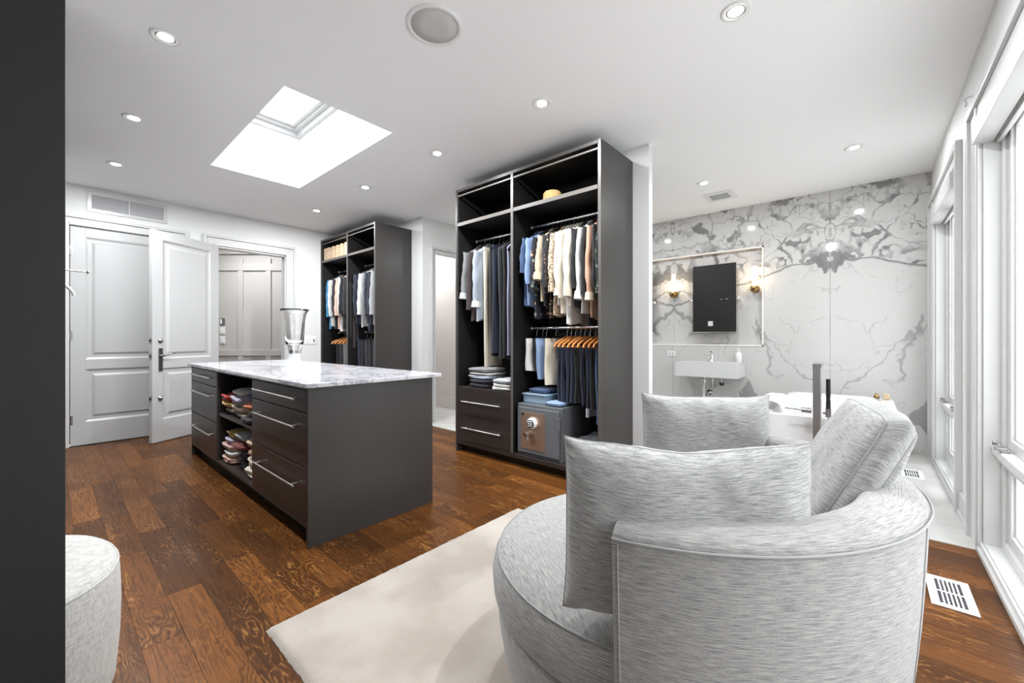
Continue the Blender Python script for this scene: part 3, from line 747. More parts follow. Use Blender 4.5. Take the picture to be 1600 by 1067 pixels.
# ---- floor registers
def register(x0, x1, y0, y1, label, gp):
    t = thing('floor_register', label, 'vent', ((x0 + x1) / 2, (y0 + y1) / 2, 0), gp)
    holed(MB(), 'z', 0.0006, .006, x0, x1, y0, y1, [(x0 + .03, x1 - .03, y0 + .03, y1 - .03)]).build('frame', WPLAS, t, .002)
    MB().box(x0 + .028, x1 - .028, y0 + .028, y1 - .028, .0007, .0022).build('backing', DARKGAP, t)
    n = 6
    for k in range(1, n):
        yy = y0 + .03 + k * (y1 - y0 - .06) / n
        MB().box(x0 + .03, x1 - .03, yy - .0028, yy + .0028, .002, .0055).build('slat', WPLAS, t)
    MB().box((x0 + x1) / 2 - .004, (x0 + x1) / 2 + .004, y0 + .03, y1 - .03, .002, .005).build('cross_bar', WPLAS, t)
register(2.592, 2.90, -.355, -.208, 'white slotted floor register in the oak floor by the window', None)
register(4.81, 5.10, -.35, -.205, 'white slotted floor register in the bathroom tile floor', None)

# ================================================================== closet island
IX0, IX1, IY0, IY1 = .96, 1.825, 2.362, 5.17
isl = thing('closet_island', 'dark espresso wooden closet island with drawers and open shelves under a marble top', 'island', ((IX0 + IX1) / 2, (IY0 + IY1) / 2, 0))
for a, b in ((IY0, IY0 + .022), (IY1 - .022, IY1)): bx('end_panel', DARK, isl, IX0, IX1, a, b, 0.0, .903)
ya, yb = 3.315, 4.215       # the open bay
for y in (ya - .018, yb): bx('divider', DARK, isl, IX0 + .001, IX1 - .02, y, y + .018, .13, .903)
bx('back_panel', DARK, isl, IX1 - .02, IX1 - .002, IY0 + .022, IY1 - .022, .0, .902)
bx('bottom_board', DRAWM, isl, IX0 + .002, IX1 - .02, IY0 + .022, IY1 - .022, .108, .132)
bx('top_rail', DARK, isl, IX0 + .002, IX1 - .02, IY0 + .022, IY1 - .022, .888, .903)
bx('plinth', INNER_SHADE, isl, IX0 + .07, IX0 + .09, IY0 + .022, IY1 - .022, .0, .108)
bx('shelf', DRAWM, isl, IX0 + .012, IX1 - .02, ya + .001, yb - .001, .515, .537)
bx('carcass_back', INNER_SHADE, isl, IX0 + .52, IX0 + .53, ya, yb, .132, .888)
for y0 in (ya + .0001, yb - .006):
    bx('shade_sheet', INNER_SHADE, isl, IX0 + .02, IX0 + .52, y0, y0 + .0055, .132, .888, 0)  # thin dark sheet painting the bay's inner shade
def bar_handle(parent, x, y0, y1, z, out=.032, r=.006, m=STEEL):
    mb = MB().tube([(x - out, y0, z), (x - out, y1, z)], r, 10)
    for y in (y0 + .045, y1 - .045): mb.tube([(x, y, z), (x - out, y, z)], r * .9, 8)
    return mb.build('handle', m, parent)
for (a, b) in ((IY0 + .024, ya - .020), (yb + .020, IY1 - .024)):
    for z0, z1, zh in ((.758, .886, .83), (.448, .754, .67), (.134, .444, .33)):
        d = bx('drawer', DRAWM, isl, IX0 - .0005, IX0 + .45, a + .0015, b - .0015, z0 + .0015, z1 - .0015)
        m_ = (a + b) / 2
        bar_handle(d, IX0, m_ - .355, m_ + .355, zh)
ct = MB().box(.935, 1.872, 2.318, 5.215, .9035, .928).build('countertop', ITOP, bevel=.003, label='white marble countertop with grey veins lying on the closet island', cat='countertop')
# crystal vase on the marble
vx, vy, vz = 1.455, 3.868, .9285
vase = thing('crystal_vase', 'tall clear crystal vase with flared rim and frosted square foot', 'vase', (vx, vy, vz))
out = [(.052, .115), (.056, .125), (.052, .135), (.062, .16), (.075, .22), (.080, .30), (.084, .40), (.092, .46), (.106, .492), (.118, .505), (.117, .511)]
inn = [(.104, .500), (.088, .470), (.078, .40), (.072, .30), (.066, .23), (.050, .20), (.0001, .195)]
MB().lathe([(.0001, .115)] + out + inn, (vx, vy, vz), 40).build('bowl', CRYSTAL, vase)
ft = MB()
sq = lambda r, z: [(vx + r * math.cos(a) / max(abs(math.cos(a)), abs(math.sin(a))) ** .8, vy + r * math.sin(a) / max(abs(math.cos(a)), abs(math.sin(a))) ** .8, vz + z) for a in [k / 24 * 2 * math.pi + .4 for k in range(24)]]
pr = [(.098, .0), (.098, .018), (.09, .024), (.06, .04), (.05, .055), (.045, .085), (.047, .116)]
rings = [sq(r, z) if k < 3 else [(vx + r * math.cos(a), vy + r * math.sin(a), vz + z) for a in [q / 24 * 2 * math.pi + .4 for q in range(24)]] for k, (r, z) in enumerate(pr)]
ft.grid(lambda u, v_: rings[int(round(v_ * 6))][int(round(u * 24)) % 24], 24, 6, wu=True); ft.poly(rings[0][::-1])
ft.build('foot', FROST, vase)

# ================================================================== wardrobes
def wardrobe(label, xf, xb, y0, y1, ydiv, zt, shelf_z, left_drawers=True):
    t = thing('wardrobe', label, 'wardrobe', ((xf + xb) / 2, (y0 + y1) / 2, 0))
    th = .028
    for a, b in ((y0, y0 + th), (y1 - th, y1)):
        bx('side_panel', DARK, t, xf, xb, a, b, 0, zt)
    bx('top_panel', DARK, t, xf, xb, y0 + th, y1 - th, zt - .03, zt)
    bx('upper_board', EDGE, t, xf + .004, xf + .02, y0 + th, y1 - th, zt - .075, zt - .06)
    bx('divider', INNER_SHADE, t, xf + .002, xb - .012, ydiv - .014, ydiv + .014, .12, zt - .03)
    bx('lit_edge_strip', EDGE, t, xf - .0008, xf + .004, ydiv - .014, ydiv + .014, .12, zt - .03, 0)  # pale strips along the front edges paint the light they catch
    bx('lit_edge_strip', EDGE, t, xf - .0010, xf + .0004, y0, y0 + th - .006, 0, zt, 0)
    bx('lit_edge_strip', EDGE, t, xf - .0010, xf + .0004, y1 - .010, y1 - .002, 0, zt, 0)
    bx('back_panel', INNER_SHADE, t, xb - .012, xb - .004, y0 + th, y1 - th, .08, zt - .03)
    for yy in (y0 + th, y1 - th - .003):
        bx('side_shade_sheet', INNER_SHADE, t, xf + .02, xb - .013, yy, yy + .003, .115, zt - .03, 0)  # thin dark sheets paint the shade inside the side panels
    bx('top_shade_sheet', INNER_SHADE, t, xf + .02, xb - .013, y0 + th, y1 - th, zt - .034, zt - .0301, 0)  # dark sheet painting the shade under the top panel
    bx('bottom_board', DRAWM, t, xf + .001, xb - .012, y0 + th, y1 - th, .08, .117)
    bx('plinth', INNER_SHADE, t, xf + .07, xf + .085, y0 + th, y1 - th, 0, .08)
    for a, b in ((y0 + th + .003, ydiv - .014), (ydiv + .014, y1 - th - .003)):
        bx('shelf', INNER_SHADE, t, xf + .004, xb - .012, a, b, shelf_z - .034, shelf_z)
        bx('lit_edge_strip', EDGE, t, xf + .002, xf + .005, a, b, shelf_z - .034, shelf_z, 0)
    return t
def rail(t, x, y0, y1, z):
    o = MB().tube([(x, y0, z), (x, y1, z)], .013, 14)
    for y in (y0, y1 - .006): o.lathe([(.024, 0), (.024, .006)], (x, y, z), 14, 'y')
    return o.build('hanging_rail', RAILM, t)
WX = 2.83; RX = 3.115
W1 = (1.565, 3.275, 2.485); W2 = (4.872, 6.488, 5.63)
wa = wardrobe('tall open espresso wardrobe with a grey safe and blouses beside the partition wall', WX, XP - .002, W1[0], W1[1], W1[2], 2.735, 2.385)
wb = wardrobe('tall open espresso wardrobe holding suits in the corner by the hallway doorway', WX, XP - .002, W2[0], W2[1], W2[2], 2.715, 2.39)
R1L = onx(770, 372, RX)[2]; R1R = onx(880, 345, RX)[2]; R1B = onx(880, 512, RX)[2]
R2L = onx(537, 424, RX)[2]; R2R = onx(580, 414, RX)[2]
RAILS = dict(a=R1L, b=R1R, c=R1B, d=R2L, e=R2R)
rail(wa, RX, W1[2] + .014, W1[1] - .031, R1L)
rail(wa, RX, W1[0] + .031, W1[2] - .014, R1R)
rail(wa, RX, W1[0] + .031, W1[2] - .014, R1B)
rail(wb, RX, W2[2] + .014, W2[1] - .031, R2L)
rail(wb, RX, W2[0] + .031, W2[2] - .014, R2R)
R2B = R2L - .98
rail(wb, RX, W2[2] + .014, W2[1] - .031, R2B)
for z0, z1 in ((.120, .383), (.387, .655)):
    d = bx('drawer', DRAWM, wa, WX - .0005, WX + .5, W1[2] + .016, W1[1] - .03, z0, z1)
    m_ = (W1[2] + W1[1]) / 2
    bar_handle(d, WX, m_ - .27, m_ + .27, (z0 + z1) / 2 + (.012), .03, .006)
bx('drawer_top', DRAWM, wa, WX + .001, XP - .012, W1[2] + .014, W1[1] - .031, .657, .676)
for z0, z1 in ((.120, .383), (.387, .655)):
    d = bx('drawer', DRAWM, wb, WX - .0005, WX + .5, W2[2] + .016, W2[1] - .03, z0, z1)
    m_ = (W2[2] + W2[1]) / 2
    bar_handle(d, WX, m_ - .27, m_ + .27, (z0 + z1) / 2 + .012, .03, .006)
bx('drawer_top', DRAWM, wb, WX + .001, XP - .012, W2[2] + .014, W2[1] - .031, .657, .676)

# wardrobe next to the camera: only its end panel shows
NY = 1.22
nx_ = .0232
nw = thing('wardrobe', 'tall charcoal stained wardrobe end panel beside the pale grey pouf', 'wardrobe', ((XL + nx_) / 2, NY + .2, 0))
bx('end_panel', NEARD, nw, XL + .002, nx_, NY, NY + .022, 0, 2.75)
bx('end_panel', NEARD, nw, XL + .002, nx_, NY + .40, NY + .422, 0, 2.75)
for k, (z0, z1) in enumerate(((.10, .90), (.904, 2.70))):
    d = bx('door', NEARD, nw, nx_ - .022, nx_ - .001, NY + .024, NY + .398, z0, z1)
bx('top_panel', NEARD, nw, XL + .002, nx_, NY + .022, NY + .40, 2.72, 2.75)
bx('plinth', INNER_SHADE, nw, XL + .05, nx_ - .06, NY + .022, NY + .40, 0, .10)
# wardrobe further along the left wall, with its pull-out valet rod
fw_ = thing('wardrobe', 'charcoal stained wardrobe with a pull-out valet rod near the closed door', 'wardrobe', ((XL + .02) / 2, 4.3, 0))
bx('body', NEARD, fw_, XL + .002, 0.0, 3.0, 5.6, 0.08, 2.75)
bx('plinth', INNER_SHADE, fw_, XL + .05, -.05, 3.02, 5.58, 0, .08)
for k in range(4):
    d = bx('door', NEARD, fw_, 0.0, .02, 3.002 + k * .65, 3.648 + k * .65, .09, 2.74)
RZ = 1.690
vr = MB().tube([(.02, 4.5, RZ), (.196, 4.5, RZ - .002)], .006, 10).lathe([(.006, -.004), (.013, 0), (.015, .006), (.012, .012), (.003, .014)], (.196, 4.5, RZ - .002), 14, 'x')
vr.lathe([(.02, 0), (.02, .006)], (.02, 4.5, RZ), 14, 'x')
vr.build('valet_rod', STEEL, fw_)

# ================================================================== pouf
px_, py_ = -.155, 2.005
po = thing('pouf', 'pale grey linen pouf with a curved lobed outline beside the charcoal wardrobe', 'pouf', (px_, py_, 0))
def prad(a): return .335 * (1 + .045 * math.cos(3 * (a - 1.15)) - .075 * math.exp(-((a - 1.35 + math.pi) % (2 * math.pi) - math.pi) ** 2 / .05))
PH = .445
prof = [(.93, .012), (.97, .06), (1.0, .18), (1.01, .30), (1.0, PH - .05), (.985, PH - .02), (.95, PH - .004), (.9, PH + .004), (.7, PH + .010), (.4, PH + .013), (.001, PH + .014)]
mb = MB(); k_ = len(prof) - 1
mb.grid(lambda u, v_: (px_ + prof[int(round(v_ * k_))][0] * prad(u * 2 * math.pi) * math.cos(u * 2 * math.pi), py_ + prof[int(round(v_ * k_))][0] * prad(u * 2 * math.pi) * math.sin(u * 2 * math.pi), prof[int(round(v_ * k_))][1]), 64, k_, wu=True)
mb.build('upholstery', OTTF, po)
mb = MB().tube([(px_ + .985 * prad(a) * math.cos(a), py_ + .985 * prad(a) * math.sin(a), PH - .018) for a in [k / 64 * 2 * math.pi for k in range(65)]], .0035, 6)
mb.build('piping', OTTF, po)
MB().lathe([(.27, 0), (.27, .014)], (px_, py_, 0), 32).build('base', BLACKP, po)

# ================================================================== rug
rx0, rx1, ry0, ry1 = .578, 2.14, -.10, 1.825
def rugz(x, y):
    e = min(x - rx0, rx1 - x, y - ry0, ry1 - y)
    return .0015 + .020 * (1 - math.exp(-max(e, 0) / .012)) + .003 * noise.noise((x * 6, y * 6, 1.0)) * (1 if e > .03 else 0)
def rugp(u, v_):
    # fine rows near the border so that the pile rolls over at the edge
    f = lambda t: t if t < 0 else t
    x = rx0 + (rx1 - rx0) * u; y = ry0 + (ry1 - ry0) * v_
    jx = .004 * noise.noise((x * 40, y * 40, 0)); jy = .004 * noise.noise((x * 40, y * 40, 9))
    return (x + jx, y + jy, rugz(x, y))
mb = MB().grid(rugp, 150, 180)
bd = []
rug = mb.build('rug', RUGM, label='cream plush rug lying on the oak floor under the round chair', cat='rug', org=((rx0 + rx1) / 2, (ry0 + ry1) / 2, 0.0))

WELT = cloth('grey_welt_cord', srgb(152, 152, 150))
# ================================================================== round swivel chair
CC = Vector((1.40, .50)); FA = math.radians(102)
RB = .612
zt_ = lambda a: .775 + .025 * math.cos(a - (FA + math.pi))
chair = thing('swivel_chair', 'large round grey chenille swivel chair with a curved barrel back', 'chair', (CC.x, CC.y, .026))
A0 = FA + math.radians(86); A1 = FA + math.radians(274)
def rad(z): return RB - .075 * (1 - z / .8)
def back_sec(a):
    """closed cross-section loop (r, z): outside up, over, inside down"""
    zt = zt_(a); TT = .135
    L = []
    for k in range(9): z = .07 + (zt - .035 - .07) * k / 8; L.append((rad(z) + .012 * math.sin(math.pi * k / 8), z))
    ro = rad(zt)
    for k in range(1, 5): q = k / 5 * math.pi / 2; L.append((ro - .035 + .035 * math.cos(q), zt - .035 + .035 * math.sin(q)))
    for k in range(4): L.append((ro - .035 - (TT - .07) * k / 3, zt + .006 * math.sin(math.pi * k / 3)))
    for k in range(1, 6): q = k / 5 * math.pi / 2; L.append((ro - TT + .035 - .035 * math.sin(q), zt - .035 + .035 * math.cos(q)))
    for k in range(1, 5): z = zt - .035 - (zt - .035 - .30) * k / 4; L.append((ro - TT - .02 * k / 4, z))
    L.append((ro - TT - .02, .07))
    return L
NS = len(back_sec(A0))
def backp(u, v_):
    a = A0 + (A1 - A0) * u; r, z = back_sec(a)[int(round(v_ * NS)) % NS]
    return (CC.x + r * math.cos(a), CC.y + r * math.sin(a), z)
_cum = [0]
_s = back_sec(A0)
for k in range(NS): _cum.append(_cum[-1] + math.dist(_s[k], _s[(k + 1) % NS]))
mb = MB().grid(backp, 72, NS, uvf=lambda u, v_: ((A1 - A0) * u * RB, _cum[int(round(v_ * NS))]), wv=True)
for a, rv in ((A0, False), (A1, True)):
    L = back_sec(a); ring = [(CC.x + r * math.cos(a), CC.y + r * math.sin(a), z) for r, z in L]
    uv = [(r, z) for r, z in L]
    mb.poly(ring if rv else ring[::-1], uv=uv if rv else uv[::-1])
mb.build('back', CHAIRF, chair, .012, seg=3)
# piping along the outer top edge and down the arm ends
def pip(pts, r=.0028): return MB().tube(pts, r, 6)
pts = []
for k in range(73):
    a = A0 + (A1 - A0) * k / 72; z = zt_(a) - .022; pts.append((CC.x + (rad(z) + .003) * math.cos(a), CC.y + (rad(z) + .003) * math.sin(a), z))
pip(pts).build('piping', WELT, chair)
for a in (A0 + .02, A1 - .02, A0 + math.radians(70), A1 - math.radians(70)):
    pts = [(CC.x + (rad(z) + .012 * math.sin(math.pi * min(1, max(0, (z - .07) / (zt_(a) - .105)))) + .0005) * math.cos(a), CC.y + (rad(z) + .012 * math.sin(math.pi * min(1, max(0, (z - .07) / (zt_(a) - .105)))) + .0005) * math.sin(a), z) for z in [.08 + (zt_(a) - .11) * k / 16 for k in range(17)]]
    pip(pts, .0018).build('seam', WELT, chair)
CS = CC + .075 * Vector((math.cos(FA), math.sin(FA))); RSE = .537
def lathe_uv(prof, nm, n=72, top=False):
    k = len(prof) - 1; cum = [0]
    for j in range(k): cum.append(cum[-1] + math.dist(prof[j], prof[j + 1]))
    mb = MB()
    def f(u, v_):
        r, z = prof[int(round(v_ * k))]; a = u * 2 * math.pi
        return (CS.x + r * math.cos(a), CS.y + r * math.sin(a), z)
    if top:
        ca, sa = math.cos(1.05), math.sin(1.05)
        uvf = lambda u, v_: (lambda p: (p[0] * ca + p[1] * sa, -p[0] * sa + p[1] * ca))(f(u, v_))
    else: uvf = lambda u, v_: (u * 2 * math.pi * RSE, cum[int(round(v_ * k))])
    mb.grid(f, n, k, uvf=uvf, wu=True)
    return mb.build(nm, CHAIRF, chair)
lathe_uv([(RSE - .045, .06), (RSE - .03, .12), (RSE - .012, .22), (RSE - .006, .29), (RSE - .02, .305)], 'seat_base')
lathe_uv([(RSE - .02, .305), (RSE - .004, .315), (RSE + .008, .34), (RSE + .012, .39), (RSE + .004, .43), (RSE - .012, .452)], 'seat_band')
lathe_uv([(RSE - .012, .452), (RSE - .03, .466), (RSE - .08, .482), (RSE - .18, .500), (RSE - .32, .512), (.1, .518), (.001, .519)], 'seat_cushion', top=True)
mb = MB().tube([(CS.x + (RSE - .009) * math.cos(a), CS.y + (RSE - .009) * math.sin(a), .452) for a in [k / 72 * 2 * math.pi for k in range(73)]], .003, 6); mb.build('piping', WELT, chair)
MB().lathe([(.42, .0262), (.43, .034), (.43, .065)], (CC.x, CC.y, 0), 48).build('swivel_base', BLACKP, chair)

# ---- cushions
def pillow(name, label, bl, br, up, w, h, T, nrm, boxed=0, seed=0, sag=0.02, cat='cushion', mt=None):
    """bl, br: bottom corners (3-D), up: unit vector up the face, nrm: face normal"""
    bl, br = Vector(bl), Vector(br); ux = (br - bl).normalized(); up = Vector(up).normalized(); nr = ux.cross(up).normalized()
    if nr.dot(Vector(nrm)) < 0: nr = -nr
    c = (bl + br) / 2 + up * h / 2
    N = 40
    def shape(s, t, side):
        es, et = 1 - s * s, 1 - t * t
        body = max(0.0, (1 - abs(s) ** 3.4) * (1 - abs(t) ** 3.4)) ** .5
        ww = .06 if not boxed else .02
        x = s * w / 2 * (1 - ww * (1 - t ** 4)); y = t * h / 2 * (1 - ww * 1.2 * (1 - s ** 4))
        cn = 1 - (.03 if not boxed else .06) * abs(s * t) ** 5; x *= cn; y *= cn
        if t > 0: y -= sag * (1 - s * s) * t * t * (1 + .3 * math.sin(5 * s + seed))
        th = T / 2 * body
        wr = noise.noise((s * 2.2 + seed, t * 2.2, side * 3.1 + seed)) * .020 * body
        ed = noise.noise((s * 7 + seed, t * 7, seed * 2.0 + side)) * .010 * (1 - body) * (abs(s) < .999 and abs(t) < .999)
        cr = math.sin(10 * math.atan2(abs(t) - 1.02, abs(s) - 1.02) + seed) * .005 * math.exp(-((abs(s) - 1) ** 2 + (abs(t) - 1) ** 2) * 9)
        crease = (-.010 * math.exp(-((s - .08 - .25 * (1 - t)) / .10) ** 2) * max(0, t - .35) + .012 * math.exp(-((s - .25 - .25 * (1 - t)) / .09) ** 2) * max(0, t - .3)) if side > 0 or True else 0
        th += wr + ed + cr * body + crease * body * 1.6
        if boxed: th = boxed / 2 + max(th, 0) * .5
        return c + ux * x + up * y + nr * side * max(th, .0 if not boxed else boxed / 2)
    def spread(q): q = q * 2 - 1; return math.sin(q * math.pi / 2) * .75 + q * .25
    mb = MB()
    uvf = lambda u, v_: (spread(u) * w / 2 + seed, spread(v_) * h / 2)
    mb.grid(lambda u, v_: shape(spread(u), spread(v_), 1), N, N, uvf=uvf)
    mb.grid(lambda u, v_: shape(spread(u), spread(v_), -1), N, N, uvf=uvf, flip=True)
    root = mb.build(name, mt or PILLF, label=label, cat=cat, group='grey chenille cushions on the round chair')
    ed = [(-1 + 2 * k / 30, -1) for k in range(30)] + [(1, -1 + 2 * k / 30) for k in range(30)] + [(1 - 2 * k / 30, 1) for k in range(30)] + [(-1, 1 - 2 * k / 30) for k in range(31)]
    if boxed:
        def gus(u, v_):
            s, t = ed[int(round(u * 120)) % 120]
            a = shape(s, t, 1); b = shape(s, t, -1)
            p = a.lerp(b, v_); d = (ux * s + up * t); d.normalize()
            bul = .030 * math.sin(math.pi * v_) + .006 * noise.noise((u * 40, v_ * 3, seed)) * math.sin(math.pi * v_)
            return p + d * bul
        g = MB().grid(gus, 120, 8, uvf=lambda u, v_: (v_ * boxed, u * 2 * (w + h)), flip=True)
        g.build('gusset', PILLF, root)
        for side in (1, -1):
            MB().tube([shape(s, t, side) for s, t in ed], .0028, 6).build('piping', WELT, root)
    else:
        MB().tube([shape(s, t, 1).lerp(shape(s, t, -1), .5) for s, t in ed], .0018, 6).build('seam', WELT, root)
    return root
# near cushion, standing inside the near arm
pillow('cushion', 'rectangular grey chenille cushion standing against the near arm end of the round chair', (.868, .560, .50), (1.16, .130, .50), (-.02, -.02, 1), .585, .445, .21, (-1, -.6, 0), seed=1.3, sag=.020)
pillow('cushion', 'grey chenille cushion standing against the chair arm closest to the bathtub', (1.635, .70, .50), (1.895, .30, .50), (.02, .02, 1), .51, .46, .18, (-1, -.6, 0), seed=4.1, sag=.006)
ax_ = Vector((math.cos(FA - math.pi / 2), math.sin(FA - math.pi / 2), 0)); fd = Vector((math.cos(FA), math.sin(FA), 0))
tn = Vector((1.397, -.070, .968)); upv = (Vector((0, 0, 1)) * .90 - fd * .44).normalized()
bn = tn - upv * .53
pillow('cushion', 'big boxed grey chenille back cushion leaning against the barrel back', bn, bn + ax_ * .46, upv, .46, .53, .14, fd, boxed=.062, seed=7.7, sag=0)

# ================================================================== bathroom
sk = thing('wall_basin', 'white rectangular ceramic basin hung on the marble wall', 'sink', (5.62, 1.545, .695))
sx0, sx1, sy0, sy1, sz0, sz1 = 5.40, 5.838, 1.18, 1.905, .695, .875
mb = MB(); holed(mb, 'z', sz0 + .05, sz1, sx0, sx1, sy0, sy1, [(sx0 + .03, sx1 - .11, sy0 + .03, sy1 - .03)]); mb.box(sx0, sx1, sy0, sy1, sz0, sz0 + .05)
mb.build('basin', CERAM, sk)
MB().lathe([(.022, .745), (.022, .748), (.001, .749)], (5.55, 1.545, 0), 16).build('drain', CHROME, sk)
tr = MB().tube([(5.58, 1.60, .694), (5.58, 1.60, .40), (5.60, 1.60, .36), (5.65, 1.60, .35), (5.70, 1.60, .37), (5.72, 1.60, .45), (5.836, 1.60, .46)], .016, 12)
tr.lathe([(.028, 0), (.03, .02), (.02, .03)], (5.58, 1.60, .62), 14); tr.lathe([(.036, 0), (.036, .006)], (5.831, 1.60, .46), 16, 'x')
tr.build('drain_trap', CHROME, sk)
for y, z in ((1.545, .56), (1.44, .60)):
    MB().tube([(5.836, y, z), (5.77, y, z), (5.77, y, .694)], .008, 8).lathe([(.028, 0), (.030, .008), (.014, .02)], (5.775, y, z - .01), 14, 'x').build('stop_valve', CHROME, sk)
fa = thing('basin_faucet', 'small chrome faucet standing on the back of the wall basin', 'faucet', (5.78, 1.56, .8755))
MB().lathe([(.030, 0), (.030, .008), (.022, .012), (.022, .085), (.018, .092), (.001, .094)], (5.78, 1.56, .8755), 18).build('body', CHROME, fa)
MB().tube([(5.78, 1.56, .945), (5.72, 1.56, .955), (5.66, 1.56, .945), (5.645, 1.56, .93)], .014, 12).build('spout', CHROME, fa)
MB().tube([(5.78, 1.56, .965), (5.775, 1.56, .985), (5.72, 1.56, 1.005)], lambda t: (.016 - .006 * t, .008), 10).build('lever', CHROME, fa)
sp = thing('soap_dispenser', 'white pump soap bottle standing on the wall basin', 'soap bottle', (5.78, 1.245, .8755))
MB().lathe([(.030, 0), (.034, .006), (.034, .105), (.026, .122), (.012, .128), (.012, .134)], (5.78, 1.245, .8755), 20).build('bottle', WPLAS, sp)
MB().lathe([(.014, .134), (.014, .148), (.005, .150), (.005, .172), (.001, .173)], (5.78, 1.245, .8755), 14).tube([(5.78, 1.245, 1.046), (5.75, 1.255, 1.046), (5.74, 1.258, 1.038)], .006, 8).build('pump', WPLAS, sp)
def tilt_mirror(y0, y1, label):
    t = thing('tilt_mirror', label, 'mirror', (5.80, (y0 + y1) / 2, 1.23), 'pivot mirrors in the marble niche')
    MB().box(5.782, 5.80, y0, y1, 1.265, 2.15).build('backing', BLACKM, t, .002)
    MB().box(5.778, 5.7815, y0 + .006, y1 - .006, 1.27, 2.144).build('glass', MIRROR, t)
    MB().box(5.772, 5.80, y0, y1, 1.238, 1.262).build('shelf_bar', STEEL, t, .003)
    MB().box(5.765, 5.772, (y0 + y1) / 2 - .06, (y0 + y1) / 2 + .05, 1.228, 1.258).build('clip', STEEL, t, .002)
    for y, s_ in ((y0 - .022, -1), (y1 + .022, 1)):
        MB().tube([(XM + .054, y, 1.69), (5.79, y, 1.69)], .010, 10).lathe([(.0001, -.026), (.018, -.020), (.026, 0), (.018, .020), (.0001, .026)], (5.79, y, 1.69), 16).tube([(5.79, y, 1.69), (5.79, y - s_ * .03, 1.69)], .007, 8).build('pivot_bracket', CHROME, t)
tilt_mirror(1.275, 1.80, 'dark reflecting pivot mirror above the wall basin between two sconces')
tilt_mirror(2.362, 2.89, 'pivot mirror in the marble niche mostly hidden behind the partition wall')
def sconce(y, label):
    x = XM + .0545
    t = thing('wall_sconce', label, 'lamp', (x, y, 1.77), None)
    MB().lathe([(.045, 0), (.045, -.012), (.02, -.018)], (x, y, 1.80), 20, 'x').tube([(x, y, 1.80), (x - .07, y, 1.80)], .012, 10).build('arm', BRASS, t)
    MB().lathe([(.0001, -.052), (.026, -.045), (.045, -.026), (.052, 0), (.047, .022), (.034, .036), (.0001, .037)], (x - .075, y, 1.80), 24).build('bowl', BRASS, t)
    MB().lathe([(.024, .036), (.026, .04), (.026, .27), (.022, .278), (.0001, .28)], (x - .075, y, 1.80), 18).build('glass_tube', TUBEL, t)
    l = bpy.data.lights.new('sconce_glow', 'POINT'); l.energy = 1.4; l.color = (1, .74, .45); l.shadow_soft_size = .03
    o = bpy.data.objects.new('sconce_glow', l); COL.objects.link(o); o.parent = t; o.location = (-.135, 0, .16)
sconce(2.075, 'lit brass wall sconce with opal tube between the two pivot mirrors')
sconce(1.075, 'lit brass wall sconce with opal tube by the right edge of the marble niche')
ot = thing('outlet_plate', 'pale outlet plate on the marble wall left of the basin', 'outlet', (XM, 2.11, .925))
MB().box(XM - .006, XM - .0005, 2.055, 2.170, .93, 1.0).build('cover_plate', WPLAS, ot, .002)
for y in (2.09, 2.135): MB().box(XM - .008, XM - .005, y - .014, y + .014, .945, .985).build('socket', TILE, ot, .001)
# linen cabinet on the bathroom side of the partition (the pivot mirror reflects it)
lc = thing('linen_cabinet', 'dark linen cabinet behind the partition wall, seen in the pivot mirror', 'cabinet', (3.62, 2.42, 0))
bx('body', NEARD, lc, XP + .077, 3.73, 1.58, 3.28, .0, 2.62)
for (a, b, hy) in ((1.582, 2.62, (1.86, 1.95)), (2.624, 3.278, (2.70,))):
    d = bx('door', NEARD, lc, 3.731, 3.75, a, b, .08, 2.60)
    for yy in hy: MB().box(3.75, 3.765, yy - .02, yy + .02, 1.86, 1.873).build('handle', STEEL, d)
pp = bx('outlet', WPLAS, lc, 3.7505, 3.757, 2.09, 2.17, 1.40, 1.485)
# bathtub
tb = thing('bathtub', 'white rectangular freestanding bathtub in front of the marble wall', 'bathtub', (4.74, .25, 0.002))
tx0, tx1, ty0, ty1, tz = 3.875, 5.62, -.18, .675, .575
def tubp(u, v_):
    # outer skirt up, rim, inside down, bottom
    sec = [(0, 0.002, .04), (0, .25, .02), (0, tz - .006, 0), (0, tz, .006), (1, tz, 0), (1, tz - .008, .006), (1, .30, .05), (1, .16, .08), (1, .13, .14), (1, .125, .42)]
    w_, z, ins = sec[int(round(v_ * 9))]
    n = 64; a = u * 2 * math.pi
    cx_, cy_ = (tx0 + tx1) / 2, (ty0 + ty1) / 2; hx_, hy_ = (tx1 - tx0) / 2, (ty1 - ty0) / 2
    if w_: 
        cy_ += .028; hx_ -= .05; hy_ -= .066
    hx_ -= ins * 1.0; hy_ -= min(ins, hy_ - .02)
    q = .12 if not w_ else .2
    c_, s_ = math.cos(a), math.sin(a)
    return (cx_ + hx_ * math.copysign(abs(c_) ** q, c_), cy_ + hy_ * math.copysign(abs(s_) ** q, s_), z)
mb = MB().grid(tubp, 96, 9, wu=True)
o = mb.build('shell', CERAM, tb)
for p in o.data.polygons: p.use_smooth = True
es = o.modifiers.new('split', 'EDGE_SPLIT'); es.split_angle = .6
MB().box(4.3, 5.2, .15, .35, .118, .127).build('tub_floor', CERAM, tb)
MB().lathe([(.03, .128), (.03, .131), (.001, .132)], (4.75, .27, 0), 16).build('drain', CHROME, tb)
fl = thing('tub_filler', 'tall square chrome tub filler standing on the tile floor beside the bathtub', 'faucet', (3.79, .29, .002))
fx, fy = 3.79, .292
MB().box(fx - .06, fx + .06, fy - .06, fy + .06, .002, .012).build('base_plate', CHROME, fl, .002)
MB().box(fx - .028, fx + .028, fy - .024, fy + .024, .012, .985).build('column', NICKEL, fl, .002)
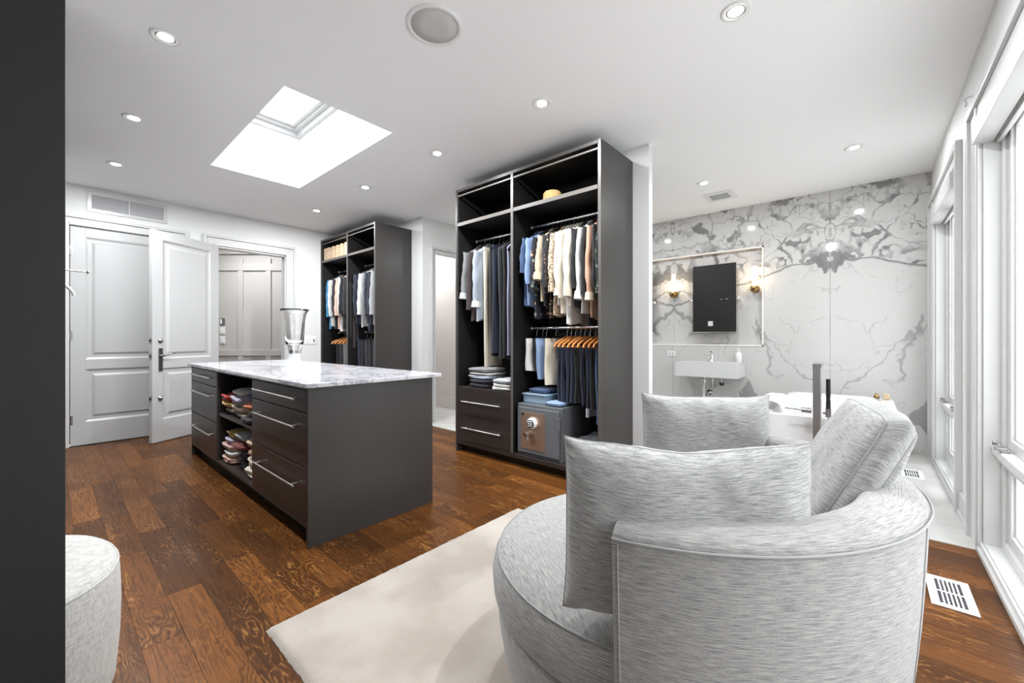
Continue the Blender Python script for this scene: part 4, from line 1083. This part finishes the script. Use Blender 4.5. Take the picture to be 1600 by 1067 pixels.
MB().prism([(fx - .03, .962), (fx + .16, .962), (fx + .18, .975), (fx + .16, .99), (fx - .03, .99)], 'y', fy - .026, fy + .026).build('spout', NICKEL, fl, .002)
MB().tube([(fx - .005, fy + .034, .635), (fx - .005, fy + .095, .635)], .020, 12).tube([(fx - .005, fy + .09, .637), (fx - .005, fy + .20, .640)], .006, 8).build('lever', NICKEL, fl)
MB().tube([(fx, fy - .034, .63), (fx, fy - .068, .63)], .012, 10).box(fx - .016, fx + .016, fy - .082, fy - .05, .60, .66).build('wand_holder', NICKEL, fl)
MB().tube([(fx, fy - .066, .60), (fx, fy - .066, .88)], .014, 12).build('hand_shower', BLACKM, fl)
MB().tube([(fx, fy - .066, .60), (fx - .01, fy - .09, .42), (fx - .01, fy - .10, .25), (fx - .01, fy - .07, .15), (fx, fy - .034, .13)], .007, 8).build('hose', CHROME, fl)
def towel_p(u, v_):
    # cross-section draped over the tub's long rim
    t = v_
    sec = [(.752, .34), (.752, .45), (.752, .57), (.742, .622), (.705, .648), (.61, .648), (.565, .628), (.545, .58), (.538, .48), (.532, .40)]
    k = t * 9; i_ = min(8, int(k)); f = k - i_
    y = sec[i_][0] * (1 - f) + sec[i_ + 1][0] * f; z = sec[i_][1] * (1 - f) + sec[i_ + 1][1] * f
    return (4.02 + .52 * u, y + .003 * math.sin(u * 17), z + .002 * math.sin(u * 9))
mb = MB().grid(towel_p, 16, 36)
o = mb.build('towel', cloth('white_terry', srgb(236, 236, 235)), label='white towel draped over the rim of the bathtub', cat='towel')
sd = o.modifiers.new('thick', 'SOLIDIFY'); sd.thickness = .014; sd.offset = -1
MB().box(5.44, 5.53, -.155, -.105, .5765, .625).build('soap_box', cloth('pale_wood', srgb(190, 170, 138)), bevel=.004, label='small pale wooden box on the corner of the bathtub', cat='box')
MB().lathe([(.0001, 0), (.022, .004), (.026, .02), (.016, .034), (.008, .04), (.012, .05), (.0001, .056)], (5.47, -.055, .5765), 14).build('brass_trinket', BRASS, label='little brass trinket beside the wooden box on the bathtub', cat='trinket')

# ================================================================== things kept in the wardrobes
def superell(mb, c, sx, sy, sz, ex=.35, ez=.6, amp=.008, seed=0, n=40, m=18):
    def f(u, v_):
        a = u * 2 * math.pi; b = (v_ - .5) * math.pi
        sg = lambda x, p: math.copysign(abs(x) ** p, x)
        x = sx * sg(math.cos(a), ex) * sg(math.cos(b), ez); y = sy * sg(math.sin(a), ex) * sg(math.cos(b), ez); z = sz * sg(math.sin(b), ez)
        d = amp * 1.6 * noise.noise((x * 11 + seed, y * 11, z * 16 + seed)) + amp * noise.noise((x * 30, y * 30 + seed, z * 40)) + amp * .9 * math.sin(b * 7 + noise.noise((x * 8, y * 8, seed)) * 3) * math.cos(b) ** .5
        k = 1 + d / max(.03, math.hypot(x, y)) * math.cos(b)
        return (c[0] + x * k, c[1] + y * k, c[2] + z + d * .5)
    return mb.grid(f, n, m, wu=True)
def folded(name, label, c, sx, sy, h, m, seed, group, cat='clothing', ez=.55, ex=.35):
    mb = superell(MB(), (c[0], c[1], c[2] + h / 2), sx / 2, sy / 2, h / 2, ex, ez, (.006 if h < .055 else .010), seed)
    return mb.build(name, m, label=label, cat=cat, group=group)
# hangers: one of each kind, then copies
def make_hanger(wood, label, bar=True, w=.205, low=0.0):
    t = thing('clothes_hanger', label, 'hanger', (0, 0, 0))
    pts = [(.0, 0, -.085 - low), (0, 0, -.045), (.012, 0, -.028), (.0165, 0, -.004), (.012, 0, .012), (0, 0, .0170), (-.012, 0, .0115), (-.0165, 0, 0)]
    MB().tube(pts, .0022, 6).build('hook', CHROME, t)
    arm = [(-w, 0, -.175), (-w * .9, 0, -.150), (-w * .62, 0, -.124), (-w * .3, 0, -.103), (0, 0, -.088), (w * .3, 0, -.103), (w * .62, 0, -.124), (w * .9, 0, -.150), (w, 0, -.175)]
    arm = [(p[0], 0, p[2] - low) for p in arm]
    MB().tube(arm, lambda q: (.008 + .004 * (1 - abs(2 * q - 1)), .011 + .004 * (1 - abs(2 * q - 1))), 8).build('arms', wood, t)
    if bar: MB().tube([(-w * .93, 0, -.170 - low), (w * .93, 0, -.170 - low)], .0055, 8).build('bar', wood, t)
    return t
HG = {}
def put_hanger(kind, y, zr, label, group, x=None):
    m = {'w': HANGW, 'd': HANGD, 'b': BLACKP, 'wt': HANGW, 'bt': BLACKP}[kind]
    if kind not in HG:
        HG[kind] = make_hanger(m, label, True, .205 if kind == 'w' else .135) if kind in 'wb' else make_hanger(m, label, True, .165, .035); HG[kind]['group'] = group; HG[kind].location = (x or RX, y, zr); return HG[kind]
    return dup(HG[kind], (x or RX, y, zr), label, group)
def top_garment(name, label, y, zr, zb, m, sleeve, cat, group, seed, width=.41, thick=.05, cuff=None, xs=0.0, hemw=1.0, sl_m=None):
    """garment on a hanger at (RX, y), hem at zb; the shoulders run across the wardrobe"""
    zt = zr - .068; L = zt - zb; r = random.Random(seed)
    ph, ph2 = r.uniform(0, 6), r.uniform(0, 6); lean = r.uniform(-.012, .012)
    N, M = 18, 28
    def prof(t):
        z = zt - L * t; d = zt - z
        if d < .03: hw = .045 + d * .9
        elif d < .105: hw = .07 + (d - .03) / .075 * (width / 2 - .07)
        else: hw = width / 2 * (1 - .06 * min(1, (d - .105) / .25)) * (1 + (hemw - 1) * t)
        hy = thick / 2 * min(1, .45 + d * 3) * (1 - .15 * t)
        return z, hw, hy
    ts = [0, .03 / L, .06 / L, .085 / L, .105 / L, .13 / L] + [(.13 / L) + (1 - .13 / L) * k / 12 for k in range(1, 13)]
    nt = len(ts) - 1
    def f(u, v_):
        t = ts[int(round(v_ * nt))]; z, hw, hy = prof(t); a = u * 2 * math.pi
        cx_ = math.copysign(abs(math.cos(a)) ** .7, math.cos(a)); sy_ = math.copysign(abs(math.sin(a)) ** .8, math.sin(a))
        x = cx_ * hw; A = .008 * min(1, max(0, (t - .12) * 2.2))
        yy = sy_ * hy + A * math.sin(x * 34 + ph) + A * .6 * math.sin(x * 61 + ph2) + lean * t
        zz = z - (.012 * math.sin(x * 17 + ph) + .010 * math.sin(x * 40 + ph2)) * (t > .97)
        return (RX + xs + x * (1 + .03 * math.sin(t * 9 + ph)), y + yy, zz)
    mb = MB().grid(f, M, nt, wu=True, flip=True)
    ring = [f(k / M, 1) for k in range(M)]; mb.poly(ring)
    root = mb.build(name, m, label=label, cat=cat, group=group)
    if sleeve:
        for s_ in (-1, 1):
            x0 = RX + xs + s_ * (width / 2 - .030); z0 = zt - .098
            zl = sleeve * r.uniform(.97, 1.03)
            pth = []; bend = r.uniform(-.02, .03); sw = r.uniform(-.01, .008)
            for k in range(11):
                q = k / 10
                pth.append((x0 + s_ * ((.030 if s_ < 0 else .010) * math.sin(q * math.pi * .7) + (bend if s_ < 0 else -.02) * q * q), y - .006 + sw * q + .005 * math.sin(q * 9 + ph), z0 - zl * q))
            rr = lambda q: (.019 + .005 * math.sin(q * 17 + ph) * (q > .15) + .003 * q, .058 - .018 * q + .005 * math.sin(q * 23 + ph2))
            mbs = MB().tube(pth, rr, 12)
            so = mbs.build('sleeve', sl_m or m, root)
            if cuff:
                e = pth[-1]
                MB().tube([(e[0], e[1], e[2] + .05), (e[0] + s_ * .004, e[1], e[2] + .02), (e[0] + s_ * .006, e[1], e[2] - .012)], lambda q: (.034 + .004 * q, .052 + .006 * q), 12).build('cuff', cuff, so)
    root.rotation_euler = (0, 0, r.uniform(-.06, .06))
    col = MB().tube([(RX + xs - .05, y, zt - .02), (RX + xs - .03, y - .012, zt - .002), (RX + xs, y - .016, zt + .004), (RX + xs + .03, y - .012, zt - .002), (RX + xs + .05, y, zt - .02)], .012, 8)
    col.build('collar', m, root)
    return root
def leg_garment(name, label, y, zt, zb, m, cat, group, seed, wx=.20, thick=.045, xc=None, cuff=None, taper=.9, waist=True):
    L = zt - zb; r = random.Random(seed); ph, ph2 = r.uniform(0, 6), r.uniform(0, 6); N = 16; M = 24; xc = RX if xc is None else xc
    def f(u, v_):
        t = v_; a = u * 2 * math.pi
        cx_ = math.copysign(abs(math.cos(a)) ** .6, math.cos(a)); sy_ = math.copysign(abs(math.sin(a)) ** .7, math.sin(a))
        hw = wx / 2 * (1 - (1 - taper) * t) * min(1, .93 + t * 2); x = cx_ * hw
        A = .007 * min(1, t * 3 + .2)
        return (xc + x + .01 * math.sin(t * 3 + ph) * t, y + sy_ * thick / 2 * min(1, .55 + t * 3) + A * math.sin(x * 48 + ph) + A * .7 * math.sin(x * 20 + t * 6 + ph2), zt - L * t - .006 * math.sin(x * 30 + ph) * (t > .98))
    mb = MB().grid(f, M, N, wu=True, flip=True)
    mb.poly([f(k / M, 1) for k in range(M)]); mb.poly([f(k / M, 0) for k in range(M)][::-1])
    root = mb.build(name, m, label=label, cat=cat, group=group)
    if waist:
        MB().grid(lambda u, v_: (lambda p: (xc + (p[0] - xc) * 1.04, y + (p[1] - y) * 1.12, zt + .003 - .035 * v_))(f(u, .02)), M, 2, wu=True, flip=True).build('waistband', m, root)
    if cuff:
        MB().grid(lambda u, v_: (lambda p: (xc + (p[0] - xc) * 1.10, y + (p[1] - y) * 1.25, zb + .07 - .075 * v_))(f(u, .97)), M, 3, wu=True, flip=True).build('turn_up', cuff, root)
    return root
FX = 2.93
def Yu(u, v, x=FX): return onx(u, v, x)[1]
def Zu(u, v, x=FX): return onx(u, v, x)[2]
sd_ = [0]
def spaced(ys, lo, hi, gap):
    ys = [min(max(y, lo), hi) for y in ys]; gap = min(gap, (hi - lo) / max(1, len(ys) - 1))
    for _ in range(60):
        for i in range(len(ys) - 1):       # ys runs from the far end (large y) to the near end
            d = ys[i] - ys[i + 1]
            if d < gap: m_ = (gap - d) / 2; ys[i] += m_; ys[i + 1] -= m_
        ys = [min(max(y, lo + (len(ys) - 1 - i) * gap * .98), hi - i * gap * .98) for i, y in enumerate(ys)]
    return ys
def S(): sd_[0] += 1; return sd_[0] * 1.37
# ---- large wardrobe, left bay
G = 'garments on the left rail of the large wardrobe'
HL = 'dark hanger on the left rail of the large wardrobe'
rows = [  # u, v of the hem, material, sleeve, name, label, cuff
    (719, 478, cl('grey'), .48, 'denim_jacket', 'washed grey denim jacket at the far end of the left rail', 'jacket', cl('ltgrey')),
    (726, 500, cl('brown'), .60, 'blazer', 'dark brown blazer hanging between grey denim jacket and pale striped shirt', 'jacket', None),
    (738, 500, cl('bluegrey'), .56, 'shirt', 'pale blue grey shirt with white cuffs next to the cream trousers', 'shirt', cl('white'))]
ysp = spaced([Yu(r_[0], 430, 2.90) for r_ in rows], W1[2] + .35, W1[1] - .075, .07)
for (u, v, m, sl, nm, lb, ct_, cf), y in zip(rows, ysp):
    put_hanger('bt', y, R1L, HL, 'hangers on the left rail of the large wardrobe')
    top_garment(nm, lb, y, R1L, Zu(u, v, 2.9), m, sl, ct_, G, S(), cuff=cf, thick=.06)
for u, v, m, nm, lb, wx, ct_ in ((753, 572, cl('cream'), 'trousers', 'long cream trousers hanging above the folded shirts', .30, 'trousers'), (763, 556, cl('black'), 'trousers', 'black trousers directly beside the long cream trousers', .30, 'trousers'),
                         (769, 552, cl('navy'), 'trousers', 'navy trousers hanging between two black garments', .32, 'trousers'), (779, 557, cl('char'), 'dress', 'long charcoal dress hanging beside the lavender dress', .36, 'dress'),
                         (786, 560, cl('black'), 'dress', 'plain black dress squeezed behind the lavender dress', .34, 'dress'), (794, 555, cl('lav'), 'dress', 'pale lavender dress at the divider end of the left rail', .34, 'dress')):
    y = Yu(u, 470, 2.95); y = max(y, W1[2] + .045)
    put_hanger('bt' if nm == 'dress' else 'b', y, R1L, HL, 'hangers on the left rail of the large wardrobe')
    if nm == 'dress': top_garment(nm, lb, y, R1L, Zu(u, v, 2.95), m, 0, ct_, G, S(), width=wx, thick=.05, hemw=1.05)
    else: leg_garment(nm, lb, y, R1L - .12, Zu(u, v, 2.95), m, ct_, G, S(), wx=wx, thick=.045)
# folded stacks under them
z = .678
for k, (c_, h_, lb) in enumerate((('black', .045, 'black folded sweater at the bottom of the darker stack'), ('navy', .042, 'navy folded sweater lying on the black folded sweater'), ('bluegrey', .04, 'blue grey folded shirt between navy and white folded shirts'), ('white', .022, 'thin white folded shirt under the grey folded sweater'), ('grey', .05, 'grey folded sweater on top of the darker stack'))):
    folded('folded_sweater', lb, (3.02, 2.985 + R_.uniform(-.008, .008), z), .30, .30, h_, cl(c_), S(), 'folded clothes on the wardrobe drawers'); z += h_ + .0008
z = .678
for k, (c_, h_, lb) in enumerate((('white', .035, 'white folded shirt at the bottom of the paler stack'), ('white', .03, 'second white folded shirt lying under the light grey sweater'), ('ltgrey', .045, 'light grey folded sweater on top of the paler stack'))):
    folded('folded_sweater', lb, (2.98, 2.645 + R_.uniform(-.006, .006), z), .28, .25, h_, cl(c_), S(), 'folded clothes on the wardrobe drawers'); z += h_ + .0008
# ---- large wardrobe, upper right rail
G = 'blouses on the upper right rail of the large wardrobe'; HGp = 'hangers on the upper right rail of the large wardrobe'
HLr = 'dark reddish wooden hanger on the upper right rail of the large wardrobe'
FL2 = cl('white')
rows = [
    (818, 476, cl('denim'), .30, 'blouse', 'dark blue denim blouse at the far end of the upper right rail', None, .05),
    (825, 480, cl('ltblue'), .42, 'shirt', 'light blue denim shirt hanging beside the dark blue denim blouse', None, .055),
    (833, 497, FLOR, .50, 'blouse', 'dark floral print blouse with peach flowers and long sleeves', None, .05),
    (843, 470, cl('tan'), .38, 'blouse', 'tan satin blouse with gathered short sleeves', cl('tan'), .055),
    (850, 478, cl('char'), .50, 'blouse', 'charcoal blouse hanging next to the leopard print blouse', None, .045),
    (857, 494, FLORB, .45, 'blouse', 'black and gold floral blouse hanging low beside the charcoal blouse', None, .045),
    (863, 492, LEO, .50, 'blouse', 'leopard print blouse in brown and cream', None, .05),
    (869, 478, cl('white'), .54, 'shirt', 'white shirt with frilled cuffs beside the leopard print blouse', cl('white'), .05),
    (877, 490, cl('cream'), .58, 'shirt', 'cream silk shirt with a long hem', None, .055),
    (885, 504, cl('white'), .55, 'shirt', 'longest white shirt with a trailing hem', None, .05),
    (891, 478, cl('cream'), .56, 'shirt', 'cream shirt hanging in front of the narrow black blouse', None, .05),
    (896, 480, cl('black'), .50, 'blouse', 'narrow black blouse between cream and white shirts', None, .04),
    (902, 488, cl('white'), .58, 'shirt', 'white shirt with wide turned cuffs between two black blouses', cl('white'), .05),
    (910, 466, cl('black'), .55, 'blouse', 'black blouse with straight long sleeves', None, .05),
    (916, 496, cl('peach'), .58, 'blouse', 'peach blouse with beige cuffs hanging between black garments', cl('beige'), .045),
    (921, 458, cl('black'), .50, 'jacket', 'black jacket beside the green leaf print blouse', None, .05),
    (928, 500, GREENP, .55, 'blouse', 'green and black leaf print blouse by the wardrobe end panel', None, .05)]
ysp = spaced([Yu(r_[0], 440, 2.905) for r_ in rows], W1[0] + .06, W1[2] - .05, .046)
for (u, v, m, sl, nm, lb, cf, tk), y in zip(rows, ysp):
    put_hanger('d', y, R1R, HLr, HGp)
    top_garment(nm, lb, y, R1R, Zu(u, v, 2.92), m, sl, nm, G, S(), cuff=cf, thick=tk * .8)
# ---- large wardrobe, lower right rail
G = 'trousers and skirts on the lower right rail of the large wardrobe'
for u, v, m, lb, nm, tk in ((823, 580, cl('white'), 'short white skirt at the far end of the lower rail', 'skirt', .06), (832, 574, cl('black'), 'narrow black skirt between white skirt and denim shorts', 'skirt', .03), (838, 592, cl('ltblue'), 'light blue denim shorts hanging beside the white trousers', 'shorts', .055), (853, 602, cl('cream'), 'folded white trousers hanging beside the denim shorts', 'trousers', .06)):
    y = Yu(u, 560, 2.96)
    put_hanger('b', y, R1B, 'black hanger on the lower right rail of the large wardrobe', 'black hangers on the lower right rail')
    leg_garment(nm, lb, y, R1B - .10, Zu(u, v, 2.96), m, nm, G, S(), wx=.30, thick=tk, xc=RX - .01)
jl = ['dark navy jeans folded over the wooden hanger next to the white trousers', 'dark jeans second from the white trousers on the lower rail', 'dark jeans third from the white trousers on the lower rail', 'dark jeans fourth from the white trousers on the lower rail', 'black jeans hanging above the middle of the safe', 'dark navy jeans just before the turned-up pair', 'longest dark jeans with pale turned-up cuffs', 'near black jeans behind the mid blue pair', 'mid blue jeans by the wardrobe end panel']
ysp = spaced([Yu(u, 548, 2.93) for u in (868, 874, 881, 889, 896, 904, 913, 921, 929)], W1[0] + .055, W1[2] - .05, .044)
for k in range(9):
    u = (868, 874, 881, 889, 896, 904, 913, 921, 929)[k]; v = (634, 630, 632, 628, 630, 632, 650, 640, 662)[k]
    m = cl(('dkdenim', 'dkdenim', 'dkdenim', 'dkdenim', 'black', 'dkdenim', 'dkdenim', 'black', 'denim')[k])
    y = ysp[k]
    put_hanger('w', y, R1B, 'honey coloured wooden hanger on the lower right rail of the large wardrobe', 'wooden hangers on the lower right rail')
    leg_garment('jeans', jl[k], y, R1B - .165, max(Zu(u, v, 2.98), .605 if y > 1.9 else 0), m, 'jeans', G, S(), wx=.26, thick=.034, xc=RX - .03, cuff=cl('ltgrey') if k == 6 else None, waist=False)
# ---- safe
sx, sy0_, sy1_, sz0_, sz1_ = 2.875, 1.955, 2.455, .1175, .583
safe = thing('safe', 'grey steel safe with a keypad dial standing in the large wardrobe', 'safe', (3.1, 2.2, .1175))
HAM, _n, _b = mat('hammered_grey_enamel', srgb(96, 98, 102), .45)
_n.put(_b.inputs['Normal'], _n.bump(_n.noise(_n.pos(), 160, 2), .4, .002))
COPPER = mat('brushed_bronze_plate', srgb(176, 150, 132), .35, .7)[0]
bx('body', HAM, safe, sx, 3.36, sy0_, sy1_, sz0_, sz1_, .006)
dr = bx('door', HAM, safe, sx - .022, sx + .0, sy0_ + .022, sy1_ - .022, sz0_ + .03, sz1_ - .03, .004)
def sp_(u, v): return onx(u, v, sx - .025)
pa = sp_(814, 648); pb = sp_(851, 703)
bx('front_plate', COPPER, dr, sx - .026, sx - .022, pb[1], pa[1], .185, .515, .001)
dc = sp_(833, 661)
MB().lathe([(.050, 0), (.052, -.012), (.045, -.034), (.038, -.038)], (sx - .026, dc[1], dc[2]), 28, 'x').build('dial', WPLAS, dr)
kp = MB().lathe([(.037, 0), (.037, -.006), (.001, -.007)], (sx - .063, dc[1], dc[2]), 24, 'x').build('keypad', BLACKP, dr)
for a in (-1, 0, 1):
    for b in (-1, 0, 1):
        MB().box(sx - .0735, sx - .069, dc[1] + a * .017 - .005, dc[1] + a * .017 + .005, dc[2] + b * .018 - .004, dc[2] + b * .018 + .004).build('key', WPLAS, kp)
hc = sp_(829, 677)
MB().tube([(sx - .026, hc[1], hc[2]), (sx - .10, hc[1] + .005, hc[2])], .020, 14).tube([(sx - .06, hc[1], hc[2]), (sx - .07, hc[1] + .005, hc[2] - .055)], .012, 10).build('handle', STEEL, dr)
MB().lathe([(.012, 0), (.012, -.004)], (sx - .026, pa[1] - .022, .495), 14, 'x').build('badge', BLACKP, dr)
MB().tube([(sx - .028, sy0_ + .016, .40), (sx - .028, sy0_ + .016, .50)], .014, 12).build('hinge', HAM, safe)
bxn = thing('storage_box', 'translucent blue plastic storage box standing on the grey safe', 'storage box', (3.06, 2.30, .584))
MB().box(2.93, 3.18, 2.17, 2.43, .584, .655).build('tub', CLEARP, bxn, .008); MB().box(2.92, 3.19, 2.16, 2.44, .656, .672).build('lid', CLEARP, bxn, .005)
folded('folded_cloth', 'dark blue cloth lying on the lid of the plastic storage box', (3.07, 2.30, .673), .20, .22, .045, cl('denim'), S(), None)
folded('folded_jeans', 'pale blue folded jeans lying on the grey safe', (2.97, 2.07, .5845), .16, .16, .04, cl('ltblue'), S(), None)
folded('handbag', 'dark grey soft bag on the wardrobe floor beside the safe', (3.06, 1.74, .118), .36, .24, .24, cl('char'), S(), None, 'bag', .5)
hat = thing('straw_hat', 'straw hat with a short flat crown on the upper wardrobe shelf', 'hat', (3.04, 0, 2.386))
hy_ = onx(863, 300, 3.04)[1]; hat.location.y = hy_; ORG[hat.name] = Vector((3.04, hy_, 2.386))
MB().lathe([(.090, .008), (.086, .05), (.082, .112), (.070, .128), (.03, .133), (.001, .133)], (3.04, hy_, 2.386), 32).build('crown', STRAW_M, hat)
MB().lathe([(.089, .010), (.13, .006), (.165, .003), (.167, .005), (.13, .011), (.09, .016)], (3.04, hy_, 2.386), 36, cap=False).build('brim', STRAW_M, hat)
MB().lathe([(.0915, .012), (.0898, .034)], (3.04, hy_, 2.386), 32, cap=False).build('hat_band', cloth('brown_band', srgb(120, 92, 58)), hat)

# ---- corner wardrobe
BEIGE = cloth('beige_cardboard', srgb(206, 180, 148))
bl_ = ['beige storage box at the outer end of the row on the corner wardrobe shelf', 'narrow beige file box standing inside the row on the corner wardrobe shelf']
for k in range(6):
    y1_ = 6.44 - k * .135; w_ = .13 if k == 0 else .06
    b_ = thing('file_box', bl_[0] if k == 0 else bl_[1], 'box', (3.0, y1_ - w_ / 2, 2.3905), 'beige boxes on the corner wardrobe shelf')
    MB().box(2.86, 3.16, y1_ - w_, y1_, 2.3905, 2.3905 + .15).build('box_body', BEIGE, b_, .003)
    MB().box(2.857, 3.163, y1_ - w_ - .002, y1_ + .002, 2.3905 + .152, 2.3905 + .19).build('box_lid', BEIGE, b_, .003)
G = 'garments on the left rail of the corner wardrobe'
rows = [(511, 513, cl('teal'), 'shirt', 'bright teal blue shirt at the far end of the corner wardrobe rail', .055), (517, 511, cl('white'), 'shirt', 'white shirt hanging beside the bright teal shirt', .06), (523, 514, cl('char'), 'shirt', 'charcoal shirt between two white shirts in the corner wardrobe', .05),
        (528, 514, cl('pink'), 'shirt', 'pale pink shirt in the corner wardrobe', .045), (532, 516, cl('white'), 'shirt', 'white shirt hanging between pale pink shirt and black blazers', .05), (536, 512, cl('black'), 'blazer', 'black blazer next to the white shirt in the corner wardrobe', .06), (540, 512, cl('char'), 'blazer', 'charcoal blazer between two black blazers', .06), (544, 512, cl('black'), 'blazer', 'black blazer beside the corner wardrobe divider', .06)]
ysp = spaced([Yu(r_[0], 460, 2.92) for r_ in rows], W2[2] + .05, W2[1] - .08, .06)
for (u, v, m, nm, lb, tk), y in zip(rows, ysp):
    put_hanger('wt', y, R2L, 'honey coloured wooden hanger on the upper left rail of the corner wardrobe', 'wooden hangers in the corner wardrobe')
    top_garment(nm, lb, y, R2L, Zu(u, v, 2.93), m, .56, nm, G, S(), thick=tk)
G2 = 'garments on the right rail of the corner wardrobe'
rows = [(557, 508, cl('navy'), 'blazer', 'navy blazer at the divider end of the right rail', .06), (565, 511, cl('white'), 'shirt', 'white shirt hanging beside the navy blazer', .06), (570, 505, cl('grey'), 'blazer', 'mid grey blazer next to the white shirt on the right rail', .055), (575, 516, cl('navy'), 'blazer', 'long navy blazer between grey blazers', .06), (579, 508, cl('char'), 'blazer', 'charcoal blazer on the right rail of the corner wardrobe', .05), (583, 508, cl('ltgrey'), 'shirt', 'light grey shirt next to the corner wardrobe end panel', .05)]
ysp = spaced([Yu(r_[0], 460, 2.92) for r_ in rows], W2[0] + .07, W2[2] - .06, .06)
for (u, v, m, nm, lb, tk), y in zip(rows, ysp):
    put_hanger('wt', y, R2R, 'honey coloured wooden hanger on the upper right rail of the corner wardrobe', 'wooden hangers in the corner wardrobe')
    top_garment(nm, lb, y, R2R, Zu(u, v, 2.93), m, .58, nm, G2, S(), thick=tk)
rail(wb, RX, W2[0] + .031, W2[2] - .014, R2B)
G3 = 'trousers on the lower rails of the corner wardrobe'
tl = ['black trousers at the far end of the lower rail in the corner wardrobe', 'charcoal trousers on the lower left rail of the corner wardrobe', 'grey trousers beside the charcoal pair in the corner wardrobe', 'light grey trousers in the corner wardrobe', 'dark grey trousers beside the corner wardrobe divider']
for k, u in enumerate((519, 524, 530, 536, 542)):
    y = min(max(Yu(u, 540, 2.92), W2[2] + .05), W2[1] - .08)
    put_hanger('w', y, R2B, 'honey coloured wooden hanger on the lower left rail of the corner wardrobe', 'wooden hangers in the corner wardrobe')
    leg_garment('trousers', tl[k], y, R2B - .165, .72, cl(('black', 'char', 'grey', 'ltgrey', 'char')[k]), 'trousers', G3, S(), wx=.26, thick=.055, waist=False)
for k, u in enumerate((554, 560, 566, 572, 578, 584)):
    y = min(max(Yu(u, 540, 2.92), W2[0] + .07), W2[2] - .05)
    put_hanger('b', y, R2B, 'black hanger on the lower right rail of the corner wardrobe', 'black hangers in the corner wardrobe')
    leg_garment('trousers', ('navy', 'black', 'charcoal', 'black', 'navy', 'black')[k] + ' trousers hanging under the blazers on the lower right rail', y, R2B - .11, .42, cl(('navy', 'black', 'char', 'black', 'navy', 'black')[k]), 'trousers', 'dark trousers on the lower right rail of the corner wardrobe', S(), wx=.30, thick=.06)
for k, (dx, L_) in enumerate(((.05, .75), (.10, .9), (.15, .8))):
    yb_ = W2[2] - .0145; zz = onx(551, 445, WX + .05)[2]
    b_ = thing('belt', ['black leather belt hanging on the corner wardrobe divider', 'dark brown leather belt hanging on the corner wardrobe divider', 'charcoal leather belt hanging on the corner wardrobe divider'][k], 'belt', (WX + dx, yb_, zz - L_), 'belts on the corner wardrobe divider')
    MB().box(WX + dx - .017, WX + dx + .017, yb_ - .006, yb_ - .002, zz - L_, zz).build('strap', cl(('black', 'brown', 'char')[k]), b_, .001)
    q = MB(); holed(q, 'y', yb_ - .012, yb_ - .006, WX + dx - .026, WX + dx + .026, zz - .035, zz + .03, [(WX + dx - .018, WX + dx + .018, zz - .027, zz + .022)]); q.build('buckle', STEEL, b_)

# ---- white shirt on the valet rod
vh = make_hanger(cloth('white_padded_satin', srgb(232, 230, 228)), 'white padded hanger hanging on the pull-out valet rod', False, .15); vh.location = (.06, 4.5, RZ - .002)
vh.rotation_euler = (0, 0, math.radians(62))
# ================================================================== clothes in the island's open bay
GI = "folded clothes in the island's open shelves"
cols = [
 (.538, 4.06, [('beige', .055, 'beige folded sweater under the yellow one on the island shelf'), ('yellow', .06, 'yellow folded sweater lying on the beige one'), ('red', .06, 'bright red folded sweater on the island shelf')]),
 (.538, 3.78, [('cream', .05, 'cream folded sweater at the bottom of the middle island stack'), ('beige', .055, 'beige folded knit lying on the cream sweater on the island shelf'), ('lilac', .085, 'lilac grey crumpled sweater in the island'), ('white', .05, 'white striped top lying highest on the island shelf')]),
 (.538, 3.50, [('black', .05, 'black folded top at the edge of the island shelf'), ('cream', .05, 'cream folded knit over the black top in the island'), ('orange', .055, 'orange folded top in the island'), ('blue', .075, 'blue crumpled sweater on the island shelf')]),
 (.1325, 4.05, [('pink', .06, 'pink folded top lowest in the pastel island stack'), ('white', .05, 'white folded top between pink ones in the island'), ('rose', .06, 'rose folded sweater in the pastel island stack'), ('lilac', .05, 'lilac folded sweater under the peach top in the island'), ('yellow', .055, 'pale yellow folded top crowning the pastel island stack')]),
 (.1325, 3.77, [('black', .09, 'black folded sweater on the island floor'), ('char', .07, 'charcoal folded sweater in the lower island bay'), ('maroon', .065, 'maroon folded sweater in the lower island bay'), ('ltgrey', .07, 'light grey folded sweater on top of the maroon one')]),
 (.1325, 3.47, [('cream', .075, 'cream rolled knit lowest in its column in the island'), ('beige', .075, 'beige rolled knit second in its column in the island'), ('peach', .075, 'peach rolled knit third in its column in the island'), ('tan', .075, 'tan rolled knit topmost in its column in the island')])]
for z0, yc, items in cols:
    z = z0
    for c_, h_, lb in items:
        folded('folded_knitwear', lb, (1.13 + R_.uniform(-.025, .03), yc + R_.uniform(-.02, .02), z), .27 + R_.uniform(-.02, .02), .24 + R_.uniform(-.02, .02), h_, cl(c_), S(), GI, ez=.6, ex=.42)
        z += h_ * .97
